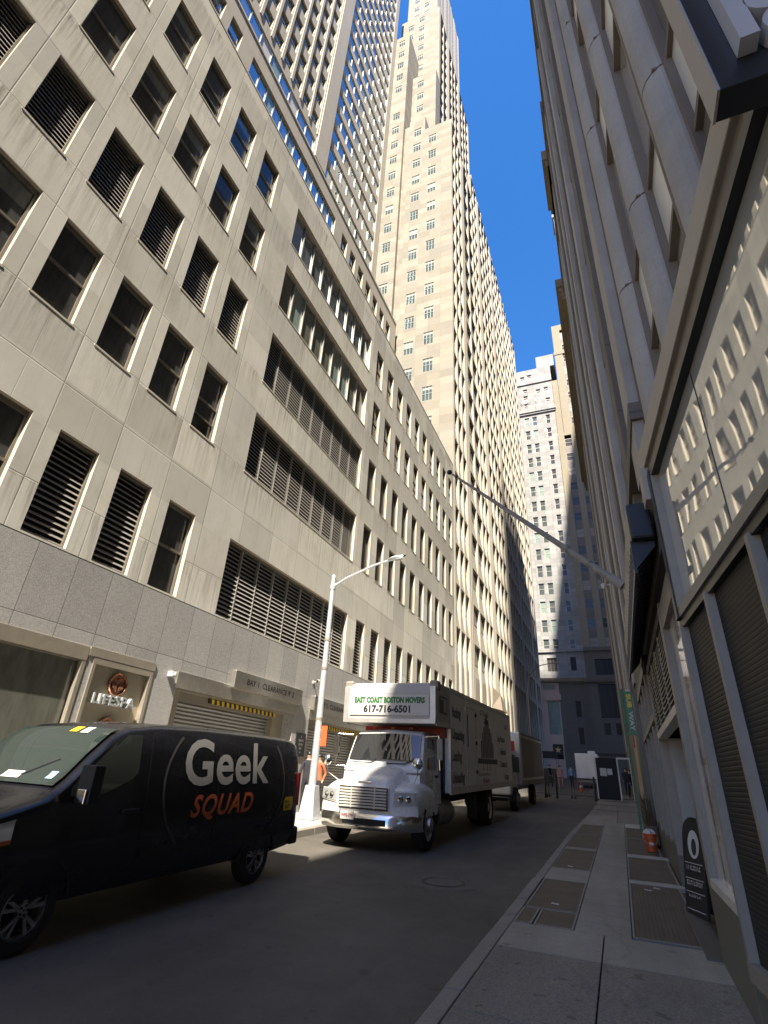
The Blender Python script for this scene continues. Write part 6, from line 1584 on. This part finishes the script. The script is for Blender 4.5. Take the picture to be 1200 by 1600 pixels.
q = MB(); q.box(.0, .19, -.02, 0, 0, .56, 'orange_sign'); q.build('sign_board', t)
q = MB(); q.box(-.05, .0, -.015, .015, .15, .19, 'alu'); q.box(-.05, .0, -.015, .015, .42, .46, 'alu'); q.build('bracket', t)
t = thing('curved_lamp', 'slim curved street lamp far off before the shaded fluted bays', 'street lamp', (-7.4, 54.3, gz(54.3)))
q = MB(); pts = [(0,0,0),(0,0,4),(0,0,8.2),(.15,0,9.2),(.6,0,10.0),(1.4,0,10.55),(2.6,0,10.75)]; q.tube(pts, [.08,.07,.06,.055,.05,.045,.04], 'alu', 8); q.build('pole', t, True)
q = MB(); q.box(2.5, 3.2, -.12, .12, 10.68, 10.80, 'alu'); q.build('lamp_head', t, bevel=.03)
# ================================================================== people
def person(label, loc, rz, top, legs, group=None, hgt=1.72, step=.12, arm=.1, hold=None):
    t = thing('person', label, 'person', loc, (0, 0, rz), group)
    k = hgt/1.72
    V = [(0,0,.94),(0,0,1.10),(0,.01,1.30),(0,.0,1.44),(0,-.01,1.53),(0,-.02,1.62),(0,-.02,1.70),
         (.10,0,.92),(.11,-step,.50),(.11,-step*.6,.09),(.11,-step*.6-.14,.05),(-.10,0,.92),(-.11,step,.50),(-.11,step*1.4,.10),(-.11,step*1.4-.14,.05),
         (.17,0,1.40),(.23,arm,1.14),(.23,-.04,.92),(.23,-.08,.84),(-.17,0,1.40),(-.23,-arm,1.14),(-.23,-.16,.93),(-.23,-.2,.85)]
    E = [(0,1),(1,2),(2,3),(3,4),(4,5),(5,6),(0,7),(7,8),(8,9),(9,10),(0,11),(11,12),(12,13),(13,14),(3,15),(15,16),(16,17),(17,18),(3,19),(19,20),(20,21),(21,22)]
    Rr = [.15,.14,.16,.12,.055,.09,.085,.09,.065,.045,.04,.09,.065,.045,.04,.065,.048,.036,.03,.065,.048,.036,.03]
    me = bpy.data.meshes.new('person'); me.from_pydata([tuple(c*k for c in v) for v in V], E, [])
    o = bpy.data.objects.new('body', me); col.objects.link(o)
    md = o.modifiers.new('skin', 'SKIN'); me.skin_vertices[0].data[0].use_root = True
    for i, r_ in enumerate(Rr): me.skin_vertices[0].data[i].radius = (r_*k, r_*k*.78 if i < 4 else r_*k)
    sb = o.modifiers.new('sub', 'SUBSURF'); sb.levels = 2; sb.render_levels = 2
    dg = bpy.context.evaluated_depsgraph_get(); m2 = bpy.data.meshes.new_from_object(o.evaluated_get(dg)); bpy.data.objects.remove(o)
    for mm in (top, legs, 'skin', 'black'): m2.materials.append(M[mm])
    for p in m2.polygons:
        z = p.center.z/k; p.use_smooth = True
        p.material_index = 2 if z > 1.49 or (abs(p.center.x) > .18 and z < .95) else (0 if z > .93 else (3 if z < .10 else 1))
    b = bpy.data.objects.new('body', m2); col.objects.link(b); b.parent = t
    q = MB(); q.grid(lambda u, v: (.098*k*math.cos(u)*math.sin(v), -.005+.11*k*math.sin(u)*math.sin(v), 1.66*k+.095*k*math.cos(v)), [2*math.pi*i/14 for i in range(15)], [math.pi*.56*i/6 for i in range(7)], 'black'); q.build('hair', t, True)
    return t
person('person in a dark jacket standing behind the street lamp base', (-9.2, 16.2, gz(16.2)+.16), R(20), 'cloth_dark', 'cloth_dark')
person('person in an orange vest half hidden behind the street lamp', (-9.25, 17.0, gz(17)+.16), R(-10), 'hivis', 'cloth_dark', hgt=1.66)
person('distant person in pink walking beside the white box van', (-4.75, 51, gz(51)), R(15), 'cloth_pink', 'cloth_pink')
person('distant person in a light blue top beside the white box van', (-4.05, 53.5, gz(53.5)), R(170), 'cloth_blue', 'cloth_dark')
person('distant person in dark clothes at the left by the covered stall', (-5.7, 52, gz(52)), R(60), 'cloth_dark', 'cloth_dark')
person('person in dark clothes seen through the white door frame', (.30, 44, gz(44)+.12), R(0), 'cloth_dark', 'cloth_dark')
person('person in dark clothes on the pavement right of the white door frame', (.50, 41.5, gz(41.5)+.12), R(40), 'cloth_dark', 'cloth_dark', hgt=1.65)
bpy.context.view_layer.update()
